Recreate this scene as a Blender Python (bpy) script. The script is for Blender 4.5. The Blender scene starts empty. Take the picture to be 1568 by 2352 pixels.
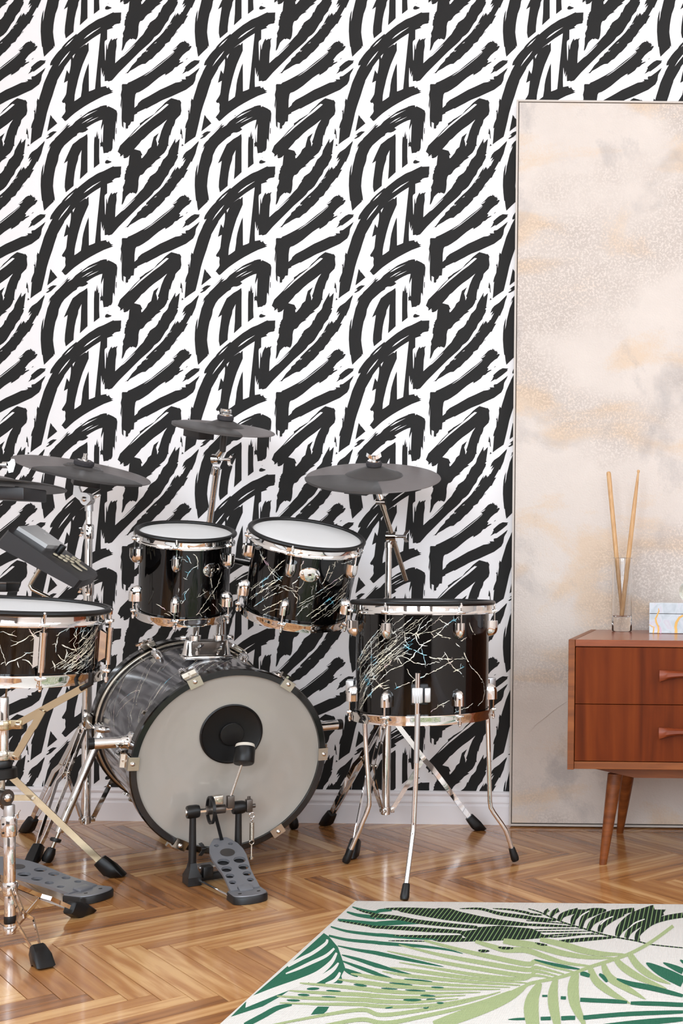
import bpy, bmesh, math, random
from mathutils import Vector as V, Matrix, geometry
random.seed(7)
sc = bpy.context.scene
# ------------------------------------------------------------------ camera
FPX, PPX, PPY, CAMH, ROLL = 2700.0, 1640.0, 1320.0, 0.8, math.radians(0.6)
CR, SR = math.cos(ROLL), math.sin(ROLL)
cam_d = bpy.data.cameras.new('camera'); cam = bpy.data.objects.new('camera', cam_d)
sc.collection.objects.link(cam); sc.camera = cam
cam_d.sensor_fit = 'VERTICAL'; cam_d.sensor_height = 36.0
cam_d.lens = 36.0 * FPX / 2352.0
cam_d.shift_x = -(PPX - 784.0) / 2352.0
cam_d.shift_y = (PPY - 1176.0) / 2352.0
cam_d.clip_start = 0.05; cam_d.clip_end = 60
cam.matrix_world = Matrix.Translation((0, 0, CAMH)) @ Matrix.Rotation(math.radians(90), 4, 'X') @ Matrix.Rotation(ROLL, 4, 'Z')

def U(x, y, d):
    """world point seen at photo pixel (x, y) at distance d"""
    u, v = x - PPX, y - PPY
    return V(((CR*u + SR*v) * d / FPX, d, CAMH - (-SR*u + CR*v) * d / FPX))
def FL(x, y, z=0.0):
    """point on the floor (height z) seen at photo pixel (x, y)"""
    u, v = x - PPX, y - PPY
    return U(x, y, (CAMH - z) * FPX / (-SR*u + CR*v))

# ------------------------------------------------------------------ view + daylight
sc.view_settings.view_transform = 'Standard'; sc.view_settings.look = 'None'
sc.view_settings.gamma = 1.0; sc.view_settings.use_curve_mapping = False
sc.view_settings.exposure = 0.0
world = bpy.data.worlds.new('daylight'); sc.world = world; world.use_nodes = True
_wn = world.node_tree; _bg = _wn.nodes['Background']
_bg.inputs['Color'].default_value = (0.86, 0.92, 1.0, 1); _bg.inputs['Strength'].default_value = 1.0
def area(name, loc, target, sx, sy, power, col):
    ld = bpy.data.lights.new(name, 'AREA'); ld.shape = 'RECTANGLE'; ld.size = sx; ld.size_y = sy
    ld.energy = power; ld.color = col
    o = bpy.data.objects.new(name, ld); sc.collection.objects.link(o); o.location = loc
    o.rotation_euler = (V(target) - V(loc)).to_track_quat('-Z', 'Y').to_euler()
    return o
# room box: x -2.6..2.2, y -2.6..3.74, z 0..3.6 ; daylight enters by tall windows on three sides
RX0, RX1, RY0, RY1, RZ = -2.6, 2.2, -2.6, 3.74, 3.6
WINL = [(-2.1, -0.4, 0.6, 3.1), (0.1, 1.8, 0.6, 3.1)]        # openings in the wall behind the camera (x0,x1,z0,z1)
WINS = [(-1.5, -0.1, 0.95, 3.3), (0.5, 1.9, 0.95, 3.3)]        # openings in the left wall (y0,y1,z0,z1)
WINR = [(-0.9, 0.5, 0.95, 3.3), (1.0, 2.4, 0.95, 3.3)]         # openings in the right wall
DAY = (0.80, 0.90, 1.0)
for k, (a, b, c, d) in enumerate(WINL):
    area('daylight_rear', ((a+b)/2, RY0-0.12, (c+d)/2), ((a+b)/2, 1.5, 0.4), b-a, d-c, 98, DAY)
for k, (a, b, c, d) in enumerate(WINS):
    area('daylight_left', (RX0-0.12, (a+b)/2, (c+d)/2), (1.0, (a+b)/2+0.6, 0.6), b-a, d-c, 43, DAY)
for k, (a, b, c, d) in enumerate(WINR):
    area('daylight_right', (RX1+0.12, (a+b)/2, (c+d)/2), (-1.4, (a+b)/2+0.6, 0.6), b-a, d-c, 34, DAY)

# ------------------------------------------------------------------ materials
def s2l(c):
    return tuple((x/255/12.92 if x/255 <= .04045 else ((x/255+.055)/1.055)**2.4) for x in c)
class NT:
    def __init__(s, name):
        s.m = bpy.data.materials.new(name); s.m.use_nodes = True
        s.t = s.m.node_tree; s.b = s.t.nodes['Principled BSDF']
    def n(s, typ, **kw):
        o = s.t.nodes.new(typ)
        for k, v in kw.items():
            if k.startswith('i_'):
                key = k[2:]; key = int(key) if key.isdigit() else key.replace('_', ' ')
                o.inputs[key].default_value = v
            else: setattr(o, k, v)
        return o
    def l(s, a, ao, b, bi): s.t.links.new(a.outputs[ao], b.inputs[bi])
    def ramp(s, stops):
        r = s.n('ShaderNodeValToRGB'); e = r.color_ramp.elements
        while len(e) < len(stops): e.new(0.5)
        for q, (p, c) in zip(e, stops): q.position = p; q.color = (*c, 1)
        return r
    def set(s, **kw):
        for k, v in kw.items():
            i = s.b.inputs[k.replace('_', ' ')]
            i.default_value = (*v, 1) if isinstance(v, tuple) and len(v) == 3 and i.type == 'RGBA' else v
        return s
    def noise(s, scale, detail=4, vec=None, rough=.5, dist=0, coord='Object', mscale=None):
        tc = s.n('ShaderNodeTexCoord'); nz = s.n('ShaderNodeTexNoise'); nz.inputs['Scale'].default_value = scale
        nz.inputs['Detail'].default_value = detail; nz.inputs['Roughness'].default_value = rough; nz.inputs['Distortion'].default_value = dist
        if mscale:
            mp = s.n('ShaderNodeMapping'); mp.inputs['Scale'].default_value = mscale
            s.l(tc, coord, mp, 'Vector'); s.l(mp, 'Vector', nz, 'Vector')
        else: s.l(tc, coord, nz, 'Vector')
        return nz
    def bump(s, src, out, strength, dist=.002):
        b = s.n('ShaderNodeBump'); b.inputs['Strength'].default_value = strength; b.inputs['Distance'].default_value = dist
        s.l(src, out, b, 'Height'); s.l(b, 'Normal', s.b, 'Normal'); return b
def plain(name, rgb, rough=.5, metal=0.0, coat=0.0, bump=None, spec=None):
    m = NT(name); m.set(Base_Color=s2l(rgb), Roughness=rough, Metallic=metal)
    if coat: m.set(Coat_Weight=coat, Coat_Roughness=.04)
    if spec is not None: m.b.inputs['Specular IOR Level'].default_value = spec
    # slight wear so that nothing is perfectly flat in tone
    nz = m.noise(35, 5); mr = m.n('ShaderNodeMapRange'); mr.inputs['To Min'].default_value = max(0, rough-.04); mr.inputs['To Max'].default_value = min(1, rough+.05)
    m.l(nz, 'Fac', mr, 'Value'); m.l(mr, 'Result', m.b, 'Roughness')
    if bump: 
        b = m.noise(bump[0], 3); m.bump(b, 'Fac', bump[1], bump[2])
    return m.m
M = {}
M['paper'] = plain('wallpaper_white', (247, 243, 242), .75, bump=(220, .25, .0008))
M['ink'] = plain('wallpaper_ink', (42, 41, 40), .8, bump=(220, .2, .0008), spec=.2)
M['white_wall'] = plain('plain_wall_paint', (232, 226, 220), .8)
M['rear_wall'] = plain('rear_wall_paint', (112, 108, 106), .8)
M['ceil'] = plain('ceiling_paint', (245, 242, 238), .85)
M['base'] = plain('white_lacquer_wood', (246, 240, 240), .35)
M['chrome'] = plain('chrome', (234, 232, 230), .04, 1.0)
M['steel'] = plain('brushed_steel', (200, 192, 178), .2, 1.0)
M['brass'] = plain('zinc_yellow_steel', (196, 180, 150), .2, 1.0)  # steel; the tan paints in the floor's reflection on the basket arms
M['alu'] = plain('matt_aluminium', (205, 203, 202), .38, .9)
M['rubber'] = plain('black_rubber', (17, 16, 16), .36, spec=.4)
M['rubber2'] = plain('grey_black_rubber', (116, 108, 106), .44, bump=(400, .2, .0006))
M['rubber3'] = plain('worn_rubber', (66, 62, 60), .36)
M['plastic'] = plain('dark_plastic', (36, 33, 34), .34)
M['gloss'] = plain('black_lacquer', (6, 5, 5), .04, 0, 0)
M['gloss_bass'] = plain('black_wrap_reflection_grey', (66, 64, 68), .12, 0, .2, spec=1.0)  # black wrap; its grey base paints in the reflection of the pale wall
M['hoopblack'] = plain('black_hoop_lacquer', (9, 8, 8), .12, 0, .2)
M['blackmetal'] = plain('black_coated_metal', (20, 19, 19), .4)
M['pedalgrey'] = plain('cast_grey_metal', (128, 128, 132), .4, .25, bump=(160, .15, .0005))
M['head'] = plain('white_drum_head', (226, 224, 222), .5)
M['mesh_ring'] = plain('pale_collar', (214, 205, 192), .5)
M['felt'] = plain('dark_felt', (64, 60, 62), .95, bump=(900, .8, .001))
M['felt_white'] = plain('white_felt', (222, 214, 200), .95, bump=(900, .6, .001))
M['cream'] = plain('cream_plastic', (198, 186, 160), .5)
M['screen'] = plain('pale_display_cover', (206, 204, 202), .25)
M['bhead'] = plain('milky_grey_drum_head', (176, 169, 160), .08, 0, .25)
M['frame_cream'] = plain('cream_frame_paint', (205, 194, 184), .6)
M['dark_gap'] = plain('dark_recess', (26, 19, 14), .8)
M['grey_block'] = plain('grey_cast_block', (100, 92, 86), .32, .8)

def wood(name, stops, gscale, rough, coat=.0, uv=False, axis='X', random_tone=0.0, wave_w=.08, spec=.5):
    m = NT(name)
    tc = m.n('ShaderNodeTexCoord'); src = (tc, 'UV' if uv else 'Object')
    oi = m.n('ShaderNodeObjectInfo'); geo = m.n('ShaderNodeNewGeometry')
    add = m.n('ShaderNodeMath', operation='ADD'); m.l(oi, 'Random', add, 0); m.l(geo, 'Random Per Island', add, 1)
    fr = m.n('ShaderNodeMath', operation='FRACT'); m.l(add, 'Value', fr, 0)
    off = m.n('ShaderNodeVectorMath', operation='MULTIPLY_ADD'); comb = m.n('ShaderNodeCombineXYZ')
    for k in 'XYZ': m.l(fr, 'Value', comb, k)
    m.l(comb, 'Vector', off, 0); off.inputs[1].default_value = (37, 23, 11) if uv else (0, 0, 0); m.l(*src, off, 2)
    mp = m.n('ShaderNodeMapping'); sc_ = {'X': (1.1, 9, 9), 'Y': (9, 1.1, 9), 'Z': (9, 9, 1.1)}[axis]
    mp.inputs['Scale'].default_value = sc_; m.l(off, 'Vector', mp, 'Vector')
    n1 = m.n('ShaderNodeTexNoise'); n1.inputs['Scale'].default_value = gscale; n1.inputs['Detail'].default_value = 6; n1.inputs['Distortion'].default_value = 1.2
    m.l(mp, 'Vector', n1, 'Vector')
    mp2 = m.n('ShaderNodeMapping'); mp2.inputs['Scale'].default_value = tuple(x*(1 if x < 2 else 5) for x in sc_); m.l(off, 'Vector', mp2, 'Vector')
    n2 = m.n('ShaderNodeTexNoise'); n2.inputs['Scale'].default_value = gscale*1.6; n2.inputs['Detail'].default_value = 4; m.l(mp2, 'Vector', n2, 'Vector')
    wv = m.n('ShaderNodeTexWave'); wv.wave_type = 'BANDS'; wv.bands_direction = 'Y' if axis == 'X' else 'X'
    wv.inputs['Scale'].default_value = gscale*.55; wv.inputs['Distortion'].default_value = 7; wv.inputs['Detail'].default_value = 3; wv.inputs['Detail Scale'].default_value = .9
    m.l(mp, 'Vector', wv, 'Vector')
    a1 = m.n('ShaderNodeMath', operation='MULTIPLY'); a1.inputs[1].default_value = .5; m.l(n1, 'Fac', a1, 0)
    a2 = m.n('ShaderNodeMath', operation='MULTIPLY_ADD'); a2.inputs[1].default_value = .14; m.l(n2, 'Fac', a2, 0); m.l(a1, 'Value', a2, 2)
    a3 = m.n('ShaderNodeMath', operation='MULTIPLY_ADD'); a3.inputs[1].default_value = wave_w; m.l(wv, 'Fac', a3, 0); m.l(a2, 'Value', a3, 2)
    a4 = m.n('ShaderNodeMath', operation='MULTIPLY_ADD'); m.l(fr, 'Value', a4, 0); a4.inputs[1].default_value = random_tone; m.l(a3, 'Value', a4, 2)
    a5 = m.n('ShaderNodeMath', operation='SUBTRACT'); m.l(a4, 'Value', a5, 0); a5.inputs[1].default_value = random_tone*.5
    r = m.ramp([(p, s2l(c)) for p, c in stops]); m.l(a5, 'Value', r, 'Fac'); m.l(r, 'Color', m.b, 'Base Color')
    m.set(Roughness=rough, Coat_Weight=coat, Coat_Roughness=.08); m.b.inputs['Specular IOR Level'].default_value = spec
    m.bump(n2, 'Fac', .12, .0006)
    return m.m
M['floor'] = wood('oak_parquet', [(.16, (132, 82, 44)), (.28, (168, 111, 62)), (.40, (188, 130, 76)), (.54, (221, 172, 115))], 2.4, .2, .25, uv=True, random_tone=.30)
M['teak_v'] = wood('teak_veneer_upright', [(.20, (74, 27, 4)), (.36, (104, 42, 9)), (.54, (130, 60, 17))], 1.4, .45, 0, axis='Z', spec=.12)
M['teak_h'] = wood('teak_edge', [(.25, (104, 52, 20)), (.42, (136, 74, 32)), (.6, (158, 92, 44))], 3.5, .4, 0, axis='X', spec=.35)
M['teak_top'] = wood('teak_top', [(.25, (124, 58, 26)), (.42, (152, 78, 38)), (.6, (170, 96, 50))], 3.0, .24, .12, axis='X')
M['teak_handle'] = wood('teak_handle', [(.25, (108, 46, 20)), (.42, (134, 60, 30)), (.6, (150, 74, 40))], 4, .4, 0, axis='X')
M['hickory'] = wood('hickory', [(.25, (188, 140, 90)), (.42, (214, 170, 120)), (.6, (228, 190, 142))], 14, .45, axis='Z')

def plaster():
    m = NT('painted_plaster_panel')
    n1 = m.noise(2.6, 6, dist=.6, mscale=(1, 1, 1.9)); n2 = m.noise(3.1, 6, dist=.4, rough=.6, mscale=(1.3, 1, 1)); n3 = m.noise(190, 4, rough=.6)
    n4 = m.noise(6, 8, rough=.65)
    base = m.ramp([(.0, s2l((209, 196, 186))), (1, s2l((228, 215, 204)))]); m.l(n4, 'Fac', base, 'Fac')
    gn = m.noise(140, 4, rough=.7); pj = m.n('ShaderNodeMath', operation='MULTIPLY_ADD'); m.l(gn, 'Fac', pj, 0); pj.inputs[1].default_value = .16; m.l(n1, 'Fac', pj, 2)
    pe = m.ramp([(.60, (0, 0, 0)), (.70, (1, 1, 1))]); m.l(pj, 'Value', pe, 'Fac')
    mx = m.n('ShaderNodeMix', data_type='RGBA'); m.l(base, 'Color', mx, 6); mx.inputs[7].default_value = (*s2l((220, 193, 165)), 1)
    k = m.n('ShaderNodeMath', operation='MULTIPLY'); k.inputs[1].default_value = .75; m.l(pe, 'Color', k, 0); m.l(k, 'Value', mx, 0)
    gj = m.n('ShaderNodeMath', operation='MULTIPLY_ADD'); m.l(gn, 'Fac', gj, 0); gj.inputs[1].default_value = .14; m.l(n2, 'Fac', gj, 2)
    gr = m.ramp([(.63, (0, 0, 0)), (.76, (1, 1, 1))]); m.l(gj, 'Value', gr, 'Fac')
    mx2 = m.n('ShaderNodeMix', data_type='RGBA'); m.l(mx, 2, mx2, 6); mx2.inputs[7].default_value = (*s2l((176, 168, 164)), 1)
    k2 = m.n('ShaderNodeMath', operation='MULTIPLY'); k2.inputs[1].default_value = .7; m.l(gr, 'Color', k2, 0); m.l(k2, 'Value', mx2, 0)
    n5 = m.noise(1.7, 4, mscale=(1, 1, 1.5)); mk = m.ramp([(.46, (0, 0, 0)), (.58, (1, 1, 1))]); m.l(n5, 'Fac', mk, 'Fac')
    st = m.ramp([(.50, (.80, .78, .77)), (.56, (1, 1, 1))]); m.l(gn, 'Fac', st, 'Fac')
    mx3 = m.n('ShaderNodeMix', data_type='RGBA', blend_type='MULTIPLY'); m.l(mk, 'Color', mx3, 0); m.l(mx2, 2, mx3, 6); m.l(st, 'Color', mx3, 7)
    m.l(mx3, 2, m.b, 'Base Color'); m.set(Roughness=.7)
    ad = m.n('ShaderNodeMath', operation='MULTIPLY_ADD'); m.l(n4, 'Fac', ad, 0); ad.inputs[1].default_value = 1.5; m.l(n3, 'Fac', ad, 2)
    m.bump(ad, 'Value', .8, .002)
    return m.m
M['plaster'] = plaster()
def crackle():
    m = NT('pearl_crackle_inlay')
    nz = m.noise(26, 2); r = m.ramp([(.30, s2l((130, 205, 225))), (.40, s2l((236, 236, 228))), (.58, s2l((246, 236, 208))), (.72, s2l((222, 186, 200)))])
    m.l(nz, 'Fac', r, 'Fac'); m.l(r, 'Color', m.b, 'Base Color'); m.set(Roughness=.25, Coat_Weight=.6)
    return m.m
M['crack'] = crackle()
def glass(name, col, ior=1.45, rough=0.0):
    m = NT(name); m.set(Base_Color=s2l(col), Roughness=rough, Transmission_Weight=1.0, IOR=ior); return m.m
M['glass'] = glass('clear_glass', (252, 252, 252)); M['greenglass'] = glass('pale_green_glass', (240, 246, 236), 1.4)
def pane():
    m = NT('window_pane'); t = m.t; out = t.nodes['Material Output']
    tr = m.n('ShaderNodeBsdfTransparent'); gl = m.n('ShaderNodeBsdfGlossy'); gl.inputs['Roughness'].default_value = .02
    mx = m.n('ShaderNodeMixShader'); mx.inputs[0].default_value = .06
    m.l(tr, 'BSDF', mx, 1); m.l(gl, 'BSDF', mx, 2); m.l(mx, 'Shader', out, 'Surface'); return m.m
M['pane'] = pane()
def marble():
    m = NT('pale_blue_marbled_glass'); nz = m.noise(14, 5, dist=2.5)
    r = m.ramp([(.35, s2l((196, 204, 208))), (.5, s2l((214, 220, 224))), (.58, s2l((212, 206, 214))), (.66, s2l((220, 224, 226)))])
    m.l(nz, 'Fac', r, 'Fac'); m.l(r, 'Color', m.b, 'Base Color'); m.set(Roughness=.1, Coat_Weight=.4); return m.m
M['marble'] = marble()
M['gold'] = plain('gold_vein', (206, 158, 84), .35, .5)
M['pinkvein'] = plain('pink_vein', (214, 186, 200), .3)
def weave(name, rgb, rgb2=None):
    m = NT(name); tc = m.n('ShaderNodeTexCoord'); mp = m.n('ShaderNodeMapping'); m.l(tc, 'Object', mp, 'Vector')
    wx = m.n('ShaderNodeTexWave'); wx.bands_direction = 'X'; wx.inputs['Scale'].default_value = 75; wx.inputs['Distortion'].default_value = .6
    wy = m.n('ShaderNodeTexWave'); wy.bands_direction = 'Y'; wy.inputs['Scale'].default_value = 75; wy.inputs['Distortion'].default_value = .6
    m.l(mp, 'Vector', wx, 'Vector'); m.l(mp, 'Vector', wy, 'Vector')
    mu = m.n('ShaderNodeMath', operation='MULTIPLY'); m.l(wx, 'Fac', mu, 0); m.l(wy, 'Fac', mu, 1)
    a, b = s2l(rgb), tuple(x*.84 for x in s2l(rgb))
    r = m.ramp([(0, b), (.5, a)]); m.l(mu, 'Value', r, 'Fac')
    if rgb2:
        ws = m.n('ShaderNodeTexWave'); ws.bands_direction = 'X'; ws.inputs['Scale'].default_value = 32; m.l(mp, 'Vector', ws, 'Vector')
        rr = m.ramp([(.86, (0, 0, 0)), (.93, (1, 1, 1))]); m.l(ws, 'Fac', rr, 'Fac')
        mx = m.n('ShaderNodeMix', data_type='RGBA'); m.l(rr, 'Color', mx, 0); m.l(r, 'Color', mx, 6); mx.inputs[7].default_value = (*s2l(rgb2), 1)
        m.l(mx, 2, m.b, 'Base Color')
    else: m.l(r, 'Color', m.b, 'Base Color')
    m.set(Roughness=.95); m.b.inputs['Specular IOR Level'].default_value = .1
    m.bump(mu, 'Value', .8, .002); return m.m
M['rug'] = weave('rug_cream_weave', (254, 248, 240)); M['rug_teal'] = weave('rug_teal_weave', (58, 118, 92))
M['rug_dark'] = weave('rug_dark_weave', (44, 54, 46), (140, 170, 112)); M['rug_light'] = weave('rug_light_green_weave', (186, 199, 146))

# ------------------------------------------------------------------ mesh builder
class B:
    def __init__(s): s.v = []; s.f = []; s.uv = None
    def add(s, vs, fs):
        o = len(s.v); s.v += [V(p) for p in vs]; s.f += [tuple(i+o for i in f) for f in fs]; return s
    def loft(s, rings, cap=True, closed=True):
        o = len(s.v); n = len(rings[0])
        for r in rings: s.v += [V(p) for p in r]
        for k in range(len(rings)-1):
            for i in range(n if closed else n-1):
                j = (i+1) % n; a = o+k*n; b = a+n
                s.f.append((a+i, a+j, b+j, b+i))
        if cap and closed:
            s.f.append(tuple(o+i for i in reversed(range(n)))); s.f.append(tuple(o+(len(rings)-1)*n+i for i in range(n)))
        return s
    def tube(s, pts, r, seg=12, cap=True):
        pts = [V(p) for p in pts]; rr = r if isinstance(r, (list, tuple)) else [r]*len(pts)
        t0 = (pts[1]-pts[0]).normalized(); a = t0.orthogonal().normalized(); rings = []
        for i, p in enumerate(pts):
            t = (pts[min(i+1, len(pts)-1)]-pts[max(i-1, 0)]).normalized()
            a = (a - t*a.dot(t)).normalized(); b = t.cross(a)
            rings.append([p + (a*math.cos(2*math.pi*k/seg) + b*math.sin(2*math.pi*k/seg))*rr[i] for k in range(seg)])
        return s.loft(rings, cap)
    def lathe(s, C, axis, prof, seg=48, cap=True, a0=None, a1=None, ref=None):
        C = V(C); n = V(axis).normalized(); a = (V(ref) - n*V(ref).dot(n)).normalized() if ref else n.orthogonal().normalized(); b = n.cross(a)
        full = a0 is None; rings = []
        for r, h in prof:
            if full: an = [2*math.pi*k/seg for k in range(seg)]
            else: an = [a0+(a1-a0)*k/seg for k in range(seg+1)]
            rings.append([C + n*h + (a*math.cos(t)+b*math.sin(t))*r for t in an])
        return s.loft(rings, cap and full, full)
    def ring(s, C, axis, prof, seg=64):
        """closed profile revolved: a hoop"""
        return s.lathe(C, axis, list(prof)+[prof[0]], seg, cap=False)
    def torus(s, C, axis, R, r, seg=72, m=12, flat=1.0):
        return s.ring(C, axis, [(R + r*math.cos(2*math.pi*k/m), r*flat*math.sin(2*math.pi*k/m)) for k in range(m)], seg)
    def box(s, C, ax, ay, az, bev=0.0, seg=2):
        """box with half-extent vectors"""
        C, ax, ay, az = V(C), V(ax), V(ay), V(az)
        bm = bmesh.new(); bmesh.ops.create_cube(bm, size=2)
        L = (ax.length, ay.length, az.length)
        for v in bm.verts: v.co = V((v.co.x*L[0], v.co.y*L[1], v.co.z*L[2]))
        if bev: bmesh.ops.bevel(bm, geom=list(bm.edges), offset=bev, segments=seg, profile=.5, affect='EDGES')
        ex, ey, ez = ax.normalized(), ay.normalized(), az.normalized()
        bm.verts.index_update()
        s.add([C + ex*v.co.x + ey*v.co.y + ez*v.co.z for v in bm.verts], [[v.index for v in f.verts] for f in bm.faces]); bm.free(); return s
    def bx(s, x0, x1, y0, y1, z0, z1, bev=0.0, seg=2):
        return s.box(((x0+x1)/2, (y0+y1)/2, (z0+z1)/2), ((x1-x0)/2, 0, 0), (0, (y1-y0)/2, 0), (0, 0, (z1-z0)/2), bev, seg)
    def prism(s, poly, O, ex, ey, ez):
        """2D outline extruded by ez"""
        O, ex, ey, ez = V(O), V(ex), V(ey), V(ez)
        return s.loft([[O + ex*x + ey*y for x, y in poly], [O + ex*x + ey*y + ez for x, y in poly]])
    def strap(s, pts, side, w, t):
        pts = [V(p) for p in pts]; sides = side if isinstance(side, list) else [V(side).normalized()]*len(pts); rings = []
        for i, p in enumerate(pts):
            tg = (pts[min(i+1, len(pts)-1)]-pts[max(i-1, 0)]).normalized(); sd = sides[i]
            wd = tg.cross(sd).normalized(); sd = wd.cross(tg).normalized()
            rings.append([p+wd*w/2+sd*t/2, p-wd*w/2+sd*t/2, p-wd*w/2-sd*t/2, p+wd*w/2-sd*t/2])
        return s.loft(rings)
    def sphere(s, C, r, seg=16, rings=10, sc_=(1, 1, 1)):
        C = V(C); R = []
        for k in range(1, rings):
            ph = math.pi*k/rings
            R.append([C + V((math.sin(ph)*math.cos(2*math.pi*i/seg)*r*sc_[0], math.sin(ph)*math.sin(2*math.pi*i/seg)*r*sc_[1], math.cos(ph)*r*sc_[2])) for i in range(seg)])
        o = len(s.v); s.loft(R, cap=False); n = len(s.v)
        s.v += [C+V((0, 0, r*sc_[2])), C-V((0, 0, r*sc_[2]))]
        for i in range(seg):
            s.f.append((n, o+i, o+(i+1) % seg)); b = o+(rings-2)*seg; s.f.append((n+1, b+(i+1) % seg, b+i))
        return s
    def build(s, name, mat, parent=None, smooth=35, fix=True):
        off = parent.location if parent else V((0, 0, 0)); p2 = parent.parent if parent else None
        while p2: off = off + p2.location; p2 = p2.parent
        me = bpy.data.meshes.new(name); me.from_pydata([p-off for p in s.v], [], s.f)
        if fix:
            bm = bmesh.new(); bm.from_mesh(me); bmesh.ops.recalc_face_normals(bm, faces=bm.faces); bm.to_mesh(me); bm.free()
        if smooth:
            me.shade_smooth(); me.set_sharp_from_angle(angle=math.radians(smooth))
        for m in (mat if isinstance(mat, list) else [mat]): me.materials.append(M[m])
        o = bpy.data.objects.new(name, me); sc.collection.objects.link(o)
        if parent: o.parent = parent
        return o
def thing(name, label, cat, loc, group=None):
    o = bpy.data.objects.new(name, None); sc.collection.objects.link(o); o.location = V(loc); o.empty_display_size = .05
    o['label'] = label; o['category'] = cat
    if group: o['group'] = group
    return o
def tag(o, label, cat, group=None):
    o['label'] = label; o['category'] = cat
    if group: o['group'] = group
    return o
def struct(o, label): o['kind'] = 'structure'; o['label'] = label; o['category'] = label.split()[-1] if False else o.name.split('_')[0]; return o
# ================================================================== THE ROOM
TK = 0.16
def wall_with_holes(axis, pos0, pos1, a0, a1, z0, z1, holes):
    """wall slab between pos0..pos1 on the other axis, running a0..a1, with openings (a,b,c,d)"""
    b = B(); xs = sorted({a0, a1, *[h[0] for h in holes], *[h[1] for h in holes]})
    for i in range(len(xs)-1):
        l, r = xs[i], xs[i+1]; hs = [h for h in holes if h[0] <= l+1e-6 and h[1] >= r-1e-6]
        spans = [(z0, z1)] if not hs else [(z0, hs[0][2]), (hs[0][3], z1)]
        for (p, q) in spans:
            if axis == 'x': b.bx(l, r, pos0, pos1, p, q)
            else: b.bx(pos0, pos1, l, r, p, q)
    return b
wall_back = struct(B().bx(RX0, RX1, RY1, RY1+TK, 0, RZ).build('wall_back', 'paper', smooth=0), 'white wall papered with black brush strokes behind the drum kit')
struct(wall_with_holes('x', RY0-TK, RY0, RX0, RX1, 0, RZ, WINL).build('wall_front', 'rear_wall', smooth=0), 'plain grey wall behind the camera with two windows')
struct(wall_with_holes('y', RX0-TK, RX0, RY0-TK, RY1+TK, 0, RZ, WINS).build('wall_left', 'white_wall', smooth=0), 'plain pale wall left of the drum kit with two windows')
struct(wall_with_holes('y', RX1, RX1+TK, RY0-TK, RY1+TK, 0, RZ, WINR).build('wall_right', 'white_wall', smooth=0), 'plain pale wall right of the sideboard with two windows')
struct(B().bx(RX0-TK, RX1+TK, RY0-TK, RY1+TK, RZ, RZ+.1).build('ceiling', 'ceil', smooth=0), 'plain white ceiling above the room')
wi = 0
for kind, holes in (('x', WINL), ('y', WINS), ('z', WINR)):
    for (a, b_, c, d) in holes:
        wi += 1; fr = B(); pn = []
        def bar(p0, p1, q0, q1, t0=.03, t1=.09):
            if kind == 'x': fr.bx(p0, p1, RY0-t1, RY0-t0, q0, q1, .004)
            elif kind == 'y': fr.bx(RX0-t1, RX0-t0, p0, p1, q0, q1, .004)
            else: fr.bx(RX1+t0, RX1+t1, p0, p1, q0, q1, .004)
        bar(a, a+.06, c, d); bar(b_-.06, b_, c, d); bar(a, b_, c, c+.06); bar(a, b_, d-.06, d)
        mid = (a+b_)/2; bar(mid-.04, mid+.04, c, d); bar(a, b_, c+1.35, c+1.41)
        w = struct(fr.build('window_%d' % wi, 'base', smooth=0), ['', 'white casement window left in the wall behind the camera', 'white casement window right in the wall behind the camera', 'white casement window of the left wall, farther from the drums', 'white casement window of the left wall, nearer the drums', 'white casement window of the right wall, farther from the sideboard', 'white casement window of the right wall, nearer the sideboard'][wi])
        for (u0, u1) in ((a+.06, mid-.04), (mid+.04, b_-.06)):
            for (v0, v1) in ((c+.06, c+1.35), (c+1.41, d-.06)):
                q = B()
                if kind == 'x': q.bx(u0, u1, RY0-.062, RY0-.058, v0, v1)
                elif kind == 'y': q.bx(RX0-.062, RX0-.058, u0, u1, v0, v1)
                else: q.bx(RX1+.058, RX1+.062, u0, u1, v0, v1)
                q.build('pane', 'pane', w, smooth=0)
# baseboard along the papered wall
prof = [(0, 0), (.016, 0), (.016, .058), (.012, .061), (.012, .066), (.0145, .069), (.0145, .073), (.011, .080), (.0085, .086), (.0085, .089), (.0115, .091), (.0125, .096), (.010, .101), (.004, .104), (0, .104)]
bb = B().loft([[(x, RY1-p[0], p[1]) for p in prof] for x in (RX0, RX1)])
struct(bb.build('baseboard_back', 'base', smooth=20), 'white moulded baseboard under the brush stroke wallpaper')
struct(B().loft([[(RX0+p[0], y, p[1]) for p in prof] for y in (RY0, RY1-.016)]).build('baseboard_left', 'base', smooth=20), 'white moulded baseboard along the left wall')
struct(B().loft([[(RX1-p[0], y, p[1]) for p in prof] for y in (RY0, RY1-.016)]).build('baseboard_right', 'base', smooth=20), 'white moulded baseboard along the right wall')

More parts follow.
